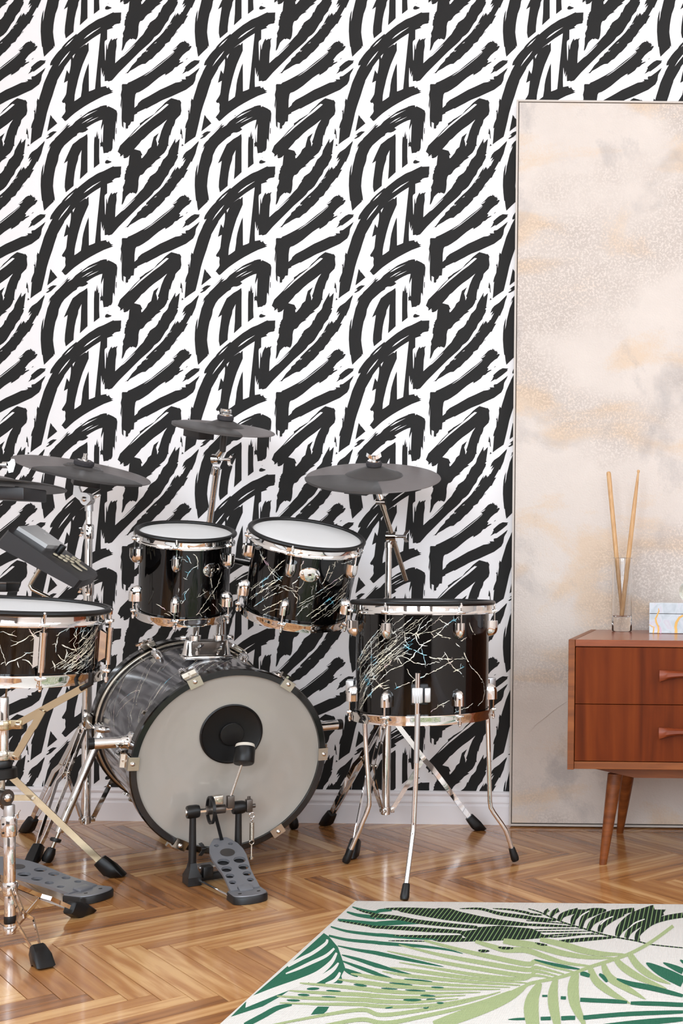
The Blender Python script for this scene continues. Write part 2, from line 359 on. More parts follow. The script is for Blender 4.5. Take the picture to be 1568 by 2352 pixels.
# ------------------------------------------------------------------ wallpaper print: one repeat traced as outlines (units of 1/7.84 photo pixel)
def q_(dx, dy, s):
    n = s.split(); return [(float(n[i])+dx, float(n[i+1])+dy) for i in range(0, len(n), 2)]
TLq = lambda s: q_(0, 0, s)
TRq = lambda s: q_(1568, 0, s)
BLq = lambda s: q_(0, 1568, s)
BRq = lambda s: q_(1568, 1568, s)
INK = [
 # long arc with left leg
 TLq('1713 175 1640 178 1585 180 1568 172 1520 195 1470 220 1390 260 1300 295 1255 320 1210 350 1130 400 1040 470 960 535 920 570 905 575 912 555 890 572 830 620 760 680 690 750 655 790 640 820 580 880 530 940 480 1010 450 1055 430 1110 437 1135 475 1120 440 1185 410 1240 400 1270 370 1335 345 1390 320 1450 285 1568')
 + BLq('250 110 230 185 208 155 190 210 192 280 168 440 165 312 158 372 132 380 150 400 143 520 105 610 90 670 92 705 108 680 100 720 90 850 78 985 150 930 275 845 288 800 310 710 345 560 375 420 410 300 440 210 475 110 508 0')
 + TLq('530 1500 555 1430 560 1400 600 1330 640 1260 680 1190 690 1160 730 1105 803 1008 850 940 960 820 1060 745 1130 690 1200 640 1270 595 1342 551 1460 490 1500 475 1570 452 1545 435 1575 412 1590 395 1630 382 1680 375 1700 360 1698 335 1710 310 1708 250'),
 # second leg with foot
 TLq('803 1008 808 1040 803 1130 790 1210 775 1280 733 1212 680 1445 750 1405 740 1480 730 1568') + BLq('725 50 715 90 690 135 660 180 645 205 650 225 670 238 695 232 710 265 703 330 710 390 690 430 660 465 638 500 660 515 685 550 690 552 705 565 730 550 800 485 900 300 868 205 875 100 893 0') + TLq('915 1480 935 1390 960 1300 990 1200 1020 1110 1050 1040 1080 970 1115 890 1127 860 1125 718 1100 742 1085 762 1062 752 960 820 850 940'),
 TLq('705 2133 730 2118 800 2053 870 1993 960 1928 1050 1868 1150 1808 1270 1743 1400 1678 1535 1628 1570 1612 1530 1602 1570 1583 1530 1575 1500 1540 1490 1512 1470 1538 1440 1520 1450 1500 1380 1512 1345 1518 1300 1530 1240 1553 1200 1573 1130 1598 1000 1650 985 1693 920 1742 868 1773 760 1900'),
 TLq('1127 1090 1130 1600 1130 1690 1050 1740 985 1695 1005 1568 1012 1480 1030 1380 1060 1270 1100 1150'),
 TLq('1342 551 1460 490 1458 660 1420 688 1412 720 1413 800 1420 1015 1440 1100 1350 1175 1345 1300 1342 1400 1345 1520 1290 1620 1240 1553 1250 1450 1265 1300 1280 1150 1300 960 1320 760'),
 # V with the long right arm
 TLq('1530 652 1545 650 1545 678 1568 665 1603 645 1608 662 1640 632 1640 655 1626 680 1630 780 1613 880 1606 1000 1603 1090 1718 985 1748 942 1848 845 1988 700 2048 630 2108 570 2148 500 2193 440 2183 430 2208 400 2228 360 2268 330 2328 290 2368 240 2390 180 2403 165 2408 180 2438 110 2468 50 2498 25 2543 -25 2558 -60 2568 -110 2608 -185 2668 -290 2685 -325 2690 -310 2684 -275 2696 -238 2705 -270 2718 -265 2733 -290 2766 -322 2753 -210 2733 -70 2746 -65 2713 -25 2733 -20 2728 10 2723 30 2678 110 2663 155 2638 180 2588 240 2558 320 2508 380 2468 450 2418 530 2368 580 2308 620 2268 680 2208 740 2128 810 2048 880 1968 960 1868 1060 1768 1160 1668 1260 1568 1375 1545 1400 1480 1420 1470 1405 1415 1415 1412 1285 1398 1335 1385 1320 1396 1225 1370 1310 1354 1172 1425 1090 1430 1020 1437 900 1442 780 1452 740 1460 850 1470 820 1480 760 1500 710'),
 # loop with blade
 BRq('1045 150 1140 175 1180 190 1175 175 1205 195 1225 230 1218 270 1228 380 1210 450 1150 510 1120 545 1110 600 1085 660 1075 660 1050 730 1025 830 1015 810 1000 880 990 980 998 1015 980 1010 960 1070 920 1135 860 1185 830 1210 865 1215 770 1275 735 1315 680 1365 715 1365 620 1415 580 1455 550 1505 520 1530 490 1535 470 1565 455 1635 455 1705 445 1795 430 1845 405 1877 390 1860 365 1860 355 1845 335 1865 305 1855 270 1885 230 1925 205 1985 185 2035 158 2075 152 2055 165 1955 168 1845 182 1810 172 1755 205 1685 215 1625 200 1615 210 1515 225 1505 222 1455 240 1440 230 1415 245 1410 250 1385 275 1355 290 1205 298 1178 260 1215 210 1235 190 1230 185 1215 195 1190 170 1200 185 1175 180 1165 140 1200 118 1195 130 1180 125 1155 80 1115 125 1005 200 930 290 840 380 735 480 640 478 605 540 565 580 530 600 520 660 485 740 435 800 360 870 300 930 235 1000 180'),
 # corner with two arms
 TRq('155 1485 165 1465 250 1465 270 1440 320 1420 420 1370 550 1300 680 1220 800 1120 900 1040 1000 965 1100 880 1060 857 1130 800 1200 725 1250 700 1270 705 1285 678 1300 705 1310 690 1320 725 1340 720 1345 740 1358 715 1365 750 1380 760 1355 790 1400 775 1410 795 1385 830 1370 855 1320 885 1250 945 1185 1030 1210 1045 1185 1085 1260 1060 1260 1075 1200 1110 1150 1155 1110 1165 1070 1220 1000 1270 935 1310 940 1280 910 1290 820 1350 740 1415 640 1500 540 1568') + BRq('470 40 420 55 400 85 385 190 382 325 435 280 450 240 510 185 650 110') + TRq('840 1568 960 1515 1120 1440 1190 1430 1230 1420 1185 1410 1240 1410 1230 1380 1310 1380 1300 1360 1305 1330 1360 1320 1450 1255 1555 1170 1530 1230 1510 1260 1490 1300 1475 1400 1440 1470 1400 1500 1310 1568') + BRq('1200 50 1050 120 900 180 840 210 780 245 700 285 600 340 585 335 430 410 435 425 380 450 370 570 325 575 300 630 270 650 268 690 245 705 230 690 222 735 225 600 185 580 185 690 158 650 150 500 155 300 158 150 145 350 130 280 145 150 135 90 155 0'),
 # middle diagonal
 TRq('205 1285 260 1245 300 1190 340 1130 420 1050 435 1005 500 960 520 920 600 860 590 840 690 740 740 690 820 620 900 535 960 450 1010 390 1060 290 1100 230 1130 185 1110 250 1150 200 1160 180 1180 210 1190 230 1195 205 1215 205 1220 180 1250 160 1310 40 1250 95 1290 10 1240 45 1270 -35 1310 -85 1400 -145 1470 -215 1540 -285 1535 -245 1510 -175 1480 -55 1440 35 1415 95 1400 85 1315 235 1348 230 1310 290 1280 350 1270 375 1240 385 1190 450 1150 490 1120 550 1085 600 1050 630 1020 690 1015 700 960 730 935 745 930 775 880 830 830 885 790 910 740 965 700 1010 650 1035 580 1100 520 1105 450 1140 390 1180 300 1230 260 1275 245 1265'),
 TLq('35 1285 80 1225 75 1215 95 1190 90 1160 150 1105 200 1065 260 1035 320 1040 360 1040 340 1060 345 1080 250 1160 140 1240 120 1235'),
 # lower arc
 BLq('1450 278 1460 315 1480 295 1568 335 1628 375 1643 430 1633 560 1628 620 1616 560 1606 700 1598 830 1596 950 1583 900 1568 880 1560 930 1555 1050 1540 1090 1520 1110 1505 1105 1470 1135 1440 1135 1395 1145 1380 1030 1355 1015 1338 1040 1333 960 1350 950 1358 780 1365 930 1380 950 1388 760 1395 612 1365 690 1352 730 1350 670 1375 540 1330 550 1250 585 1170 630 1085 685 1120 712 1070 750 1020 770 960 770 925 790 910 825 850 860 780 920 690 1000 640 1070 590 1180 575 1280 555 1340 530 1405 510 1505 495 1605 485 1735 495 1825 515 1945 518 2005 500 1980 495 2015 420 2085 325 2180 310 2105 298 2005 285 1995 270 1855 262 1725 265 1605 275 1485 295 1395 318 1335 310 1425 300 1545 320 1465 330 1385 355 1285 385 1160 420 1080 440 1015 400 1060 430 1000 410 1010 465 940 510 900 520 880 600 770 680 690 765 600 740 650 800 630 745 690 830 640 890 570 970 510 1060 445 1130 395 1200 360 1320 310 1330 300 1400 282'),
 BLq('1100 795 1040 840 960 885 900 935 840 980 800 1060 740 1190 680 1328 750 1280 735 1380 710 1560 700 1640 695 1750 715 1848 855 1730 858 1640 875 1490 900 1370 935 1260 942 1200 970 1140 1000 1085 990 1205 985 1400 968 1612 1105 1485 1105 1000 1108 870'),
 BLq('1240 835 1255 860 1280 740 1285 850 1300 780 1300 890 1318 870 1315 1200 1322 1330 1220 1410 1222 1000 1228 880'),
 BLq('1460 1262 1500 1280 1535 1290 1538 1302 1505 1318 1470 1330 1430 1328 1420 1305 1435 1275'),
 BLq('1465 1230 1488 1208 1482 1222'), BLq('970 476 1010 450 1003 462 980 478'),
 BLq('440 452 470 490 475 510 490 515 562 605 470 680 382 750 390 700 410 600'),
 BLq('355 880 410 840 415 815 380 822 440 770 490 748 555 752 500 800 450 850 380 885'),
 BRq('1222 690 1240 750 1243 800 1252 890 1235 870 1230 805 1205 795 1215 720'), BRq('1230 1020 1240 975 1268 1000'),
 BRq('52 690 62 685 60 790 52 800 47 750'), TLq('100 1028 112 1010 138 995 128 1012'), TRq('1130 552 1140 530 1160 512 1152 530'),
]
GAPS = [  # dry-brush gaps
 TLq('1040 655 1100 592 1200 520 1350 440 1210 538 1110 612'), TLq('695 803 760 722 858 642 780 733'), TLq('582 1148 640 1047 720 945 795 868 740 955 650 1065'),
 TLq('838 965 885 918 865 970 848 1008'), TRq('152 988 180 950 290 848 400 748 375 780 290 868 200 955'),
 BRq('1002 264 960 256 900 300 820 372 700 480 580 570 470 665 380 760 290 860 400 768 500 674 600 593 720 493 850 398 960 303'),
 BRq('970 540 945 560 860 630 740 715 650 790 560 880 510 915 470 970 380 1070 490 1100 510 1140 528 1180 505 1185 508 1235 530 1225 600 1140 630 1075 685 1030 700 960 730 850 822 780 790 850 772 895 790 960 795 1020 820 965 805 945 830 880 870 740 920 620'),
 TRq('550 1325 620 1278 740 1190 860 1098 980 1000 1060 932 1110 882 1085 915 1000 993 860 1108 700 1232 600 1300'), TRq('1062 860 1155 800 1130 832 1075 864'),
 BLq('1000 515 1100 443 1290 365 1180 422 1060 492'), BLq('1000 610 1100 538 1210 488 1100 557'), BLq('1085 600 1180 543 1310 488 1200 548'), BLq('520 878 600 775 700 680 745 640 690 708 600 803'),
 TRq('735 740 785 706 770 728'), TRq('1005 405 1055 358 1040 382'), TRq('580 888 630 855 612 880'), TRq('948 480 985 440 975 462'),
]
def print_mesh():
    P0, off = 353.7, 0
    bm = bmesh.new()
    for li, (lst, mi) in enumerate(((INK, 0), (GAPS, 1))):
        for pi, poly in enumerate(lst):
            tri = geometry.tessellate_polygon([[V((x, y, 0)) for x, y in poly]])
            eps = (.0003 + .00002*pi) if mi == 0 else .0009
            for i in range(-2, 10):
                for j in range(-4, 6):
                    vs = [bm.verts.new(U(60 + x/7.84 + P0*i, 360 + y/7.84 + P0*j, RY1) + V((0, -eps, 0))) for x, y in poly]
                    for t in tri:
                        f = bm.faces.new([vs[k] for k in t]); f.material_index = mi
    for co, no in (((RX0, 0, 0), (-1, 0, 0)), ((RX1, 0, 0), (1, 0, 0)), ((0, 0, .1), (0, 0, -1)), ((0, 0, RZ), (0, 0, 1))):
        bmesh.ops.bisect_plane(bm, geom=list(bm.verts)+list(bm.edges)+list(bm.faces), plane_co=co, plane_no=no, clear_outer=True)
    for f in bm.faces:
        f.normal_update()
        if f.normal.y > 0: f.normal_flip()
    me = bpy.data.meshes.new('wallpaper_print'); bm.to_mesh(me); bm.free()
    me.materials.append(M['ink']); me.materials.append(M['paper'])
    o = bpy.data.objects.new('wallpaper_print', me); sc.collection.objects.link(o); o.parent = wall_back
    o['label'] = 'charcoal black brush strokes printed on white wallpaper'
print_mesh()

# ------------------------------------------------------------------ herringbone floor
floor = struct(B().bx(RX0-TK, RX1+TK, RY0-TK, RY1+TK, -.12, -.004).build('floor', 'dark_gap', smooth=0), 'oak herringbone parquet floor with a satin sheen')
PL, PW, GAP = .412, .0440, .0015
def clip(poly, ax, lim, keep_less):
    out = []
    for i in range(len(poly)):
        a, b = poly[i], poly[(i+1) % len(poly)]; ina = (a[ax] <= lim) == keep_less or a[ax] == lim; inb = (b[ax] <= lim) == keep_less or b[ax] == lim
        if ina: out.append(a)
        if ina != inb:
            t = (lim-a[ax])/(b[ax]-a[ax]); out.append(tuple(a[k]+(b[k]-a[k])*t for k in range(len(a))))
    return out
def make_floor():
    s = math.sqrt(.5); ea, eb = V((s, -s, 0)), V((s, s, 0))         # plank directions on the floor
    O = FL(338, 2181)                                               # a plank corner read from the photograph
    planks = []
    for k in range(-14, 14):
        for i in range(-150, 150):
            for kind in (0, 1):
                a0, b0 = i*PW + k*PL, i*PW - k*PL
                r = (a0, a0+PL, b0, b0+PW) if kind == 0 else (a0+PL, a0+PL+PW, b0+PW-PL, b0+PW)
                c = O + ea*((r[0]+r[1])/2) + eb*((r[2]+r[3])/2)
                if not (RX0-.3 < c.x < RX1+.3 and RY0-.3 < c.y < RY1+.3): continue
                planks.append((kind, r, c))
    vis = []
    for p in planks:
        c = p[2]
        if c.y < 1.75: continue
        u = FPX*c.x/c.y; x = PPX+u; y = PPY + FPX*CAMH/c.y
        if -90 < x < 1640 and 1860 < y < 2420 and not (c.x > -.84 and c.y < 2.78): vis.append((c.y, p))
    vis.sort(key=lambda t: t[0]); vis = [p for _, p in vis][:300]; vs = set(id(p) for p in vis)
    def geom(b, r, kind, local):
        g = GAP/2; poly = [(r[0]+g, r[2]+g), (r[1]-g, r[2]+g), (r[1]-g, r[3]-g), (r[0]+g, r[3]-g)]
        pts = []
        for a, bb in poly:
            w = O + ea*a + eb*bb
            uv = ((a-r[0]), (bb-r[2])) if kind == 0 else ((bb-r[2]), (a-r[0]))
            pts.append((w.x, w.y, uv[0], uv[1]))
        pts = clip(clip(clip(clip(pts, 1, RY1-.002, True), 1, RY0+.002, False), 0, RX0+.002, False), 0, RX1-.002, True)
        if len(pts) < 3: return None
        o = len(b.v); n = len(pts)
        b.v += [V((p[0], p[1], 0)) - local for p in pts] + [V((p[0], p[1], -.0045)) - local for p in pts]
        b.f.append(tuple(range(o, o+n)))
        for q in range(n): b.f.append((o+q, o+n+q, o+n+(q+1) % n, o+(q+1) % n))
        b.uvs += [(p[2], p[3]) for p in pts]*2
        return pts
    def finish(b, name):
        me = bpy.data.meshes.new(name); me.from_pydata(b.v, [], b.f)
        uvl = me.uv_layers.new(name='UVMap')
        for lp in me.loops: uvl.data[lp.index].uv = b.uvs[lp.vertex_index]
        me.materials.append(M['floor']); return me
    shared = {}
    rest = B(); rest.uvs = []
    for p in planks:
        kind, r, c = p
        if id(p) in vs:
            b = B(); b.uvs = []; pts = geom(b, r, kind, c)
            if not pts: continue
            whole = len(pts) == 4 and all(abs(abs(q[0]-c.x)+abs(q[1]-c.y)) > 0 for q in pts) and c.y < RY1-.35 and c.x > RX0+.35
            if whole:
                if kind not in shared: shared[kind] = finish(b, 'plank')
                me = shared[kind]
            else: me = finish(b, 'plank')
            o = bpy.data.objects.new('plank', me); sc.collection.objects.link(o); o.location = c; o.parent = floor
        else: geom(rest, r, kind, V((0, 0, 0)))
    o = bpy.data.objects.new('far_planks', finish(rest, 'far_planks')); sc.collection.objects.link(o); o.parent = floor; o['kind'] = 'stuff'
    o['label'] = 'oak parquet planks farther off and beyond the picture'
make_floor()

# ================================================================== PLASTER PANEL leaning flat against the wall
PX0, PX1, PYF, PZ1 = -.637, 1.05, 3.694, 2.287
t = thing('painted_panel', 'tall cream plaster-textured panel standing behind the sideboard', 'panel', ((PX0+PX1)/2, PYF, 0))
B().bx(PX0+.0085, PX1-.0085, PYF+.001, PYF+.022, .0135, PZ1-.0085, .0012).build('board', 'plaster', t, smooth=0)
B().bx(PX0+.002, PX1-.002, PYF+.0135, PYF+.027, .006, PZ1-.002).build('backing', 'dark_gap', t, smooth=0)
for (a, b_, c, d) in ((PX0, PX0+.006, .004, PZ1), (PX1-.006, PX1, .004, PZ1), (PX0+.006, PX1-.006, .004, .010), (PX0+.006, PX1-.006, PZ1-.006, PZ1)):
    B().bx(a, b_, PYF, PYF+.028, c, d, .0008).build('frame_strip', 'frame_cream', t, smooth=0)
# trowelled ridge and scratches on the plaster
ridge = [U(1215, 1682, PYF), U(1232, 1662, PYF), U(1255, 1645, PYF), U(1275, 1628, PYF), U(1302, 1611, PYF)]
B().tube(ridge, [.0004, .0011, .0013, .0011, .0005], 6).build('plaster_ridge', 'plaster', t)

# ================================================================== SIDEBOARD
CF, CB, CT, CL, CRt, CBOT = 3.12, 3.685, .6244, -.385, .875, .2806
t = thing('teak_sideboard', 'low teak sideboard with drawers and splayed round legs', 'sideboard', ((CL+CRt)/2, (CF+CB)/2, 0))
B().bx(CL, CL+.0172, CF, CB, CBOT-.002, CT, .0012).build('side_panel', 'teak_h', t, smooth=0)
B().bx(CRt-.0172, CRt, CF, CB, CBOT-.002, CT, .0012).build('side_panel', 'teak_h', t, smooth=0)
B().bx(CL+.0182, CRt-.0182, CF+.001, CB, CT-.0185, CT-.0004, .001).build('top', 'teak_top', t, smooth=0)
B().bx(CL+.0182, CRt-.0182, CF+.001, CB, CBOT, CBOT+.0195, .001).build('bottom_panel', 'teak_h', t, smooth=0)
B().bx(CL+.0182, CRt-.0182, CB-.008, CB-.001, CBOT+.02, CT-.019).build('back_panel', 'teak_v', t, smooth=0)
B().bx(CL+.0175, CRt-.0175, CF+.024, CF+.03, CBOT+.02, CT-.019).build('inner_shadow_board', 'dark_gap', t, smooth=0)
zt, zb = CT-.0205, CBOT+.0212; zm = (zt+zb)/2; colw = [(-.3660, .2435), (.2465, .8560)]
def handle(b, cx, cz, L=.162):
    # sculpted pull: thick flared ends, waisted middle bowed upward
    rings = []
    for k in range(15):
        s = k/14; x = cx - L/2 + L*s; e = abs(2*s-1); w = .0078 + .0088*(e**2.4); dp = .022 - .006*(e**3)
        zc = cz + .0160 - .0035*(1-e**2) - w; y0 = CF
        rings.append([(x, y0+.0005, zc-w), (x, y0-dp*.7, zc-w*.92), (x, y0-dp, zc-w*.45), (x, y0-dp, zc+w*.45), (x, y0-dp*.7, zc+w*.92), (x, y0+.0005, zc+w)])
    return b.loft(rings)
for (a, b_) in colw:
    for (z0, z1) in ((zm+.0008, zt), (zb, zm-.0008)):
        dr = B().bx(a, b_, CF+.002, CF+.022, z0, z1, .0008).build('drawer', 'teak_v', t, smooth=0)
        handle(B(), (a+b_)/2, z1-.073).build('handle', 'teak_handle', dr, 40)
# base rails with slanted ends
for y0 in (CF+.07, CB-.09):
    B().prism([(CL+.02, 0), (CRt-.02, 0), (CRt-.175, -.033), (CL+.175, -.033)], (0, y0, CBOT-.001), (1, 0, 0), (0, 0, 1), (0, .032, 0)).build('base_rail', 'teak_h', t, smooth=0)
def cab_leg(top, foot, rt=.0215, rb=.0105):
    top, foot = V(top), V(foot); rings = []
    for k in range(9):
        s = k/8; c = top.lerp(foot, s); r = rt + (rb-rt)*s**1.15
        rings.append([c + V((math.cos(2*math.pi*i/20)*r, math.sin(2*math.pi*i/20)*r, 0)) for i in range(20)])
    B().loft(rings).build('leg', 'teak_h', t)
ff = FL(1384, 1985); cab_leg(U(1413, 1776, 3.265), (ff.x, ff.y, 0))
bf = FL(1423, 1913); cab_leg(U(1441, 1776, 3.575), (bf.x, bf.y, 0))
cab_leg((2*.245-U(1413, 1776, 3.265).x, 3.265, CBOT-.006), (.245*2-ff.x, ff.y, 0)); cab_leg((2*.245-U(1441, 1776, 3.575).x, 3.575, CBOT-.006), (.245*2-bf.x, bf.y, 0))

# ---- things on the sideboard
vc = U(1427.5, 1450, 3.59); vc.z = CT; VR, VH = .0306, .224
t = thing('glass_vase', 'tall clear glass cylinder vase holding two drumsticks', 'vase', vc)
vb = B(); vb.lathe(vc, (0, 0, 1), [(.001, .0006), (VR-.002, .0006), (VR, .003), (VR, VH-.001), (VR-.001, VH), (VR-.0022, VH-.001), (VR-.0025, .050), (VR-.006, .0455), (VR-.012, .0445), (.001, .0445)], 48, cap=False).build('vase_body', 'glass', t, 40)
def stick(top, bot, acorn, label):
    top, bot = V(top), V(bot); ax = (top-bot); L = ax.length
    if acorn: prof = [(.0062, 0), (.0070, .006), (.0071, L*.62), (.0062, L*.78), (.0042, L*.93), (.0030, L-.012), (.0030, L-.010), (.0044, L-.007), (.0046, L-.004), (.0038, L-.001), (.001, L)]
    else: prof = [(.0030, 0), (.0045, .02), (.0066, .12), (.0070, .17), (.0071, L-.008), (.0064, L-.003), (.0040, L-.0004), (.001, L)]
    o = B().lathe(bot, ax, prof, 20).build('drumstick', 'hickory', None, 50); tag(o, label, 'drumstick', 'drumsticks in the glass vase')
zb_ = CT+.0462
b1 = U(1427, 1419, 3.587); b1.z = zb_; t1 = U(1466, 1079, 3.60)
stick(t1, b1, True, 'hickory drumstick in the vase with its round bead tip up, leaning right')
b2 = U(1428, 1419, 3.603); b2.z = zb_; t2 = U(1397, 1083, 3.607)
stick(t2, b2, False, 'hickory drumstick in the vase with its blunt butt end up, leaning left')
bc = U(1490, 1454.5, 3.48); BX0, BX1, BY0, BY1, BZ = bc.x, bc.x+.225, 3.48, 3.63, CT
t = thing('marbled_box', 'pale blue marbled glass box with gold veins on the sideboard', 'box', ((BX0+BX1)/2, 3.555, BZ))
B().bx(BX0, BX1, BY0, BY1, BZ+.0006, BZ+.0575, .0012).build('box_base', 'marble', t, smooth=0)
B().bx(BX0, BX1, BY0, BY1, BZ+.0588, BZ+.0905, .0012).build('lid', 'marble', t, smooth=0)
B().bx(BX0+.002, BX1-.002, BY0+.002, BY1-.002, BZ+.0565, BZ+.0595).build('lid_seam', 'dark_gap', t, smooth=0)
def ribbon_px(pts, ws, d, off=0):
    P = [U(x, y, d) for x, y in pts]; r = []
    for i, p in enumerate(P):
        tg = (P[min(i+1, len(P)-1)]-P[max(i-1, 0)]).normalized(); sd = V((tg.z, 0, -tg.x)); w = ws[i]*d/FPX/2
        r.append([p+sd*w, p-sd*w])
    return r
def vein(name, mat, pts, ws):
    b = B(); f = ribbon_px(pts, ws, BY0-.0004)
    b.loft([[a, c, c+V((0, .0003, 0)), a+V((0, .0003, 0))] for a, c in f]).build(name, mat, t)
cx_ = lambda *p: [(1280+x/5.444, 1340+y/5.444) for x, y in p]
vein('gold_vein', 'gold', cx_((1260, 310), (1268, 345), (1245, 400), (1225, 440), (1235, 490), (1258, 540), (1262, 590), (1255, 622)), [1, 3, 3.5, 4, 4, 4, 4, 4])
vein('gold_vein', 'gold', cx_((1145, 515), (1185, 540), (1205, 545), (1200, 590), (1195, 622)), [1, 2, 3, 3, 3])
vein('gold_vein', 'gold', cx_((1568, 400), (1520, 430), (1485, 490), (1475, 545), (1482, 590), (1480, 622)), [4, 5, 6, 6, 6, 7])
vein('gold_vein', 'gold', [(1600, 1412), (1625, 1422), (1640, 1440), (1642, 1454)], [4, 5, 5, 4])
vein('pink_vein', 'pinkvein', cx_((1265, 520), (1285, 560), (1290, 600), (1280, 622)), [2, 4, 5, 5])
sp = V((-.073, 3.545, BZ+.0907+.033))
tag(B().sphere(sp, .033, 40, 24).build('glass_ball', 'greenglass', None, 60), 'pale green glass ball on top of the marbled box', 'ball')

# ================================================================== RUG
RT = .006
RXL, RYT = -.857, 2.832
rx1, ry0 = .75, .9
rug = thing('palm_leaf_rug', 'cream flat-woven rug with green palm leaves in the foreground', 'rug', ((RXL+rx1)/2, (RYT+ry0)/2, 0))
B().bx(RXL, rx1, ry0, RYT, .0006, RT, .0028).build('rug_base', 'rug', rug, smooth=40)
RUGP = {'rug_teal': B(), 'rug_dark': B(), 'rug_light': B(), 'rug': B()}
RO = {1: (500, 2060), 2: (850, 2060), 3: (1208, 2060)}; rug_level = [0]
def rp(k, p): o = RO[k]; return (o[0]+p[0]/4.3556, o[1]+p[1]/4.3556)
def rugpoly(mat, px):
    rug_level[0] += 1; z = RT + .00012 + .000006*rug_level[0]
    P = [FL(x, y, z) for x, y in px]; P = [V((min(max(p.x, RXL+.002), rx1), min(p.y, RYT-.0125), p.z)) for p in P]
    tri = geometry.tessellate_polygon([[V((p.x, p.y, 0)) for p in P]])
    b = RUGP[mat]; o = len(b.v); b.v += P; b.f += [tuple(o+i for i in t_) for t_ in tri]
def smoothline(pts, n=5):
    if len(pts) < 3: return pts
    out = []
    for i in range(len(pts)-1):
        p0, p1, p2, p3 = pts[max(i-1, 0)], pts[i], pts[i+1], pts[min(i+2, len(pts)-1)]
        for k in range(n):
            s = k/n; out.append(tuple(.5*((2*p1[c])+(-p0[c]+p2[c])*s+(2*p0[c]-5*p1[c]+4*p2[c]-p3[c])*s*s+(-p0[c]+3*p1[c]-3*p2[c]+p3[c])*s**3) for c in range(2)))
    out.append(pts[-1]); return out
def leaf(mat, px, w, w0=None, w1=None):
    """tapered curved blade along a pixel centreline; w crop units at the middle"""
    w = w/4.3556; w0 = (w0 if w0 is not None else 4)/4.3556; w1 = (w1 if w1 is not None else 4)/4.3556
    L = smoothline(px, 6); n = len(L); up, dn = [], []
    for i, p in enumerate(L):
        s = i/(n-1); ww = (w0*(1-s)**2 + w*2*s*(1-s)*1.35 + w1*s**2) if n > 2 else w
        ww = min(ww, max(w, w0, w1)); a, b = L[max(i-1, 0)], L[min(i+1, n-1)]; dx, dy = b[0]-a[0], b[1]-a[1]; q = math.hypot(dx, dy) or 1
        nx, ny = -dy/q*ww/2, dx/q*ww/2; up.append((p[0]+nx, p[1]+ny)); dn.append((p[0]-nx, p[1]-ny))
    rugpoly(mat, up+dn[::-1])
def lf(mat, k, s, w, w0=None, w1=None, k2=None, s2=None):
    pts = [rp(k, p) for p in q_(0, 0, s)]
    if s2: pts += [rp(k2, p) for p in q_(0, 0, s2)]
    leaf(mat, pts, w, w0, w1)
# teal frond, left
rugpoly('rug_teal', [rp(1, p) for p in q_(0, 0, '1060 362 1110 395 1200 500 1250 640 1275 715 1235 790 1250 850 1180 862 1000 872 830 872 760 905 620 1000 450 1095 130 1200 280 1050 700 690')])
for s, w, a, b_ in (('1095 425 1075 470 950 560 830 620 700 690', 34, 20, 30), ('1165 515 1080 590 930 660 800 720 680 768', 38, 20, 12), ('1188 560 1130 660 1000 770 830 850 560 950 260 1070', 60, 20, 85), ('1207 660 1150 730 1050 800 920 868', 46, 14, 50), ('1222 755 1200 800 1160 840 1080 875', 34, 20, 30)):
    lf('rug', 1, s, w, a, b_)
lf('rug_teal', 1, '740 1078 600 1110 450 1190 270 1285', 55, 20, 50)
rugpoly('rug_teal', [rp(1, p) for p in q_(0, 0, '930 1180 965 1130 1000 1097 1115 1098 1090 1140 1060 1168')])
lf('rug_teal', 1, '1345 100 1450 132 1568 155', 34, 10, 30, 2, '100 138 215 128')
lf('rug_teal', 1, '1290 150 1400 182 1568 205', 42, 14, 40, 2, '60 205 160 205')
lf('rug_teal', 1, '1200 225 1350 246 1568 270', 50, 14, 40, 2, '100 268 300 255 530 250')
lf('rug_teal', 1, '1130 298 1300 345 1568 378', 40, 14, 20, 2, '120 382 300 398 560 415 900 412')
lf('rug_teal', 1, '1110 388 1300 430 1568 455', 42, 20, 6, 2, '100 462 300 478 550 498 780 530 925 568')
lf('rug_teal', 1, '1200 490 1400 532 1568 558', 55, 10, 4, 2, '100 570 300 612 550 662 735 700')
lf('rug_teal', 1, '1240 580 1400 625 1568 680', 62, 10, 4, 2, '80 690 220 730 425 780')
lf('rug_teal', 1, '1240 640 1400 700 1568 762', 52, 10, 4, 2, '90 778 230 818')
lf('rug_teal', 1, '1240 700 1310 755 1400 800', 40, 10, 6)
lf('rug_teal', 1, '1255 715 1350 750 1450 775', 38, 10, 6)
# dark frond, top
lf('rug_dark', 2, '140 116 400 128 700 150', 40, 6, 60)
rugpoly('rug_dark', [rp(2, p) for p in q_(0, 0, '240 112 450 112 560 122 620 138 680 110 790 113 900 148 1100 192 1300 226 1500 252 1568 262 1568 292 1300 284 1000 262 750 232 500 188 300 150')])
lf('rug_dark', 2, '895 118 1100 120 1300 168 1568 205', 45, 6, 22, 3, '120 225 300 232')
lf('rug_dark', 2, '1225 116 1400 128 1568 158', 30, 6, 12, 3, '40 170 160 182')
lf('rug_dark', 2, '0 182 250 206 500 250 800 282 1070 305', 42, 40, 30)
lf('rug_dark', 2, '0 300 300 312 600 332 920 350', 46, 20, 30); lf('rug_dark', 1, '1195 238 1400 270 1568 300', 22, 4, 18); lf('rug_dark', 1, '1380 120 1470 150 1568 170', 20, 4, 18)
lf('rug_dark', 2, '230 385 500 396 700 402 920 402', 36, 6, 40); lf('rug_dark', 2, '180 438 380 440 560 445', 16, 4, 6)
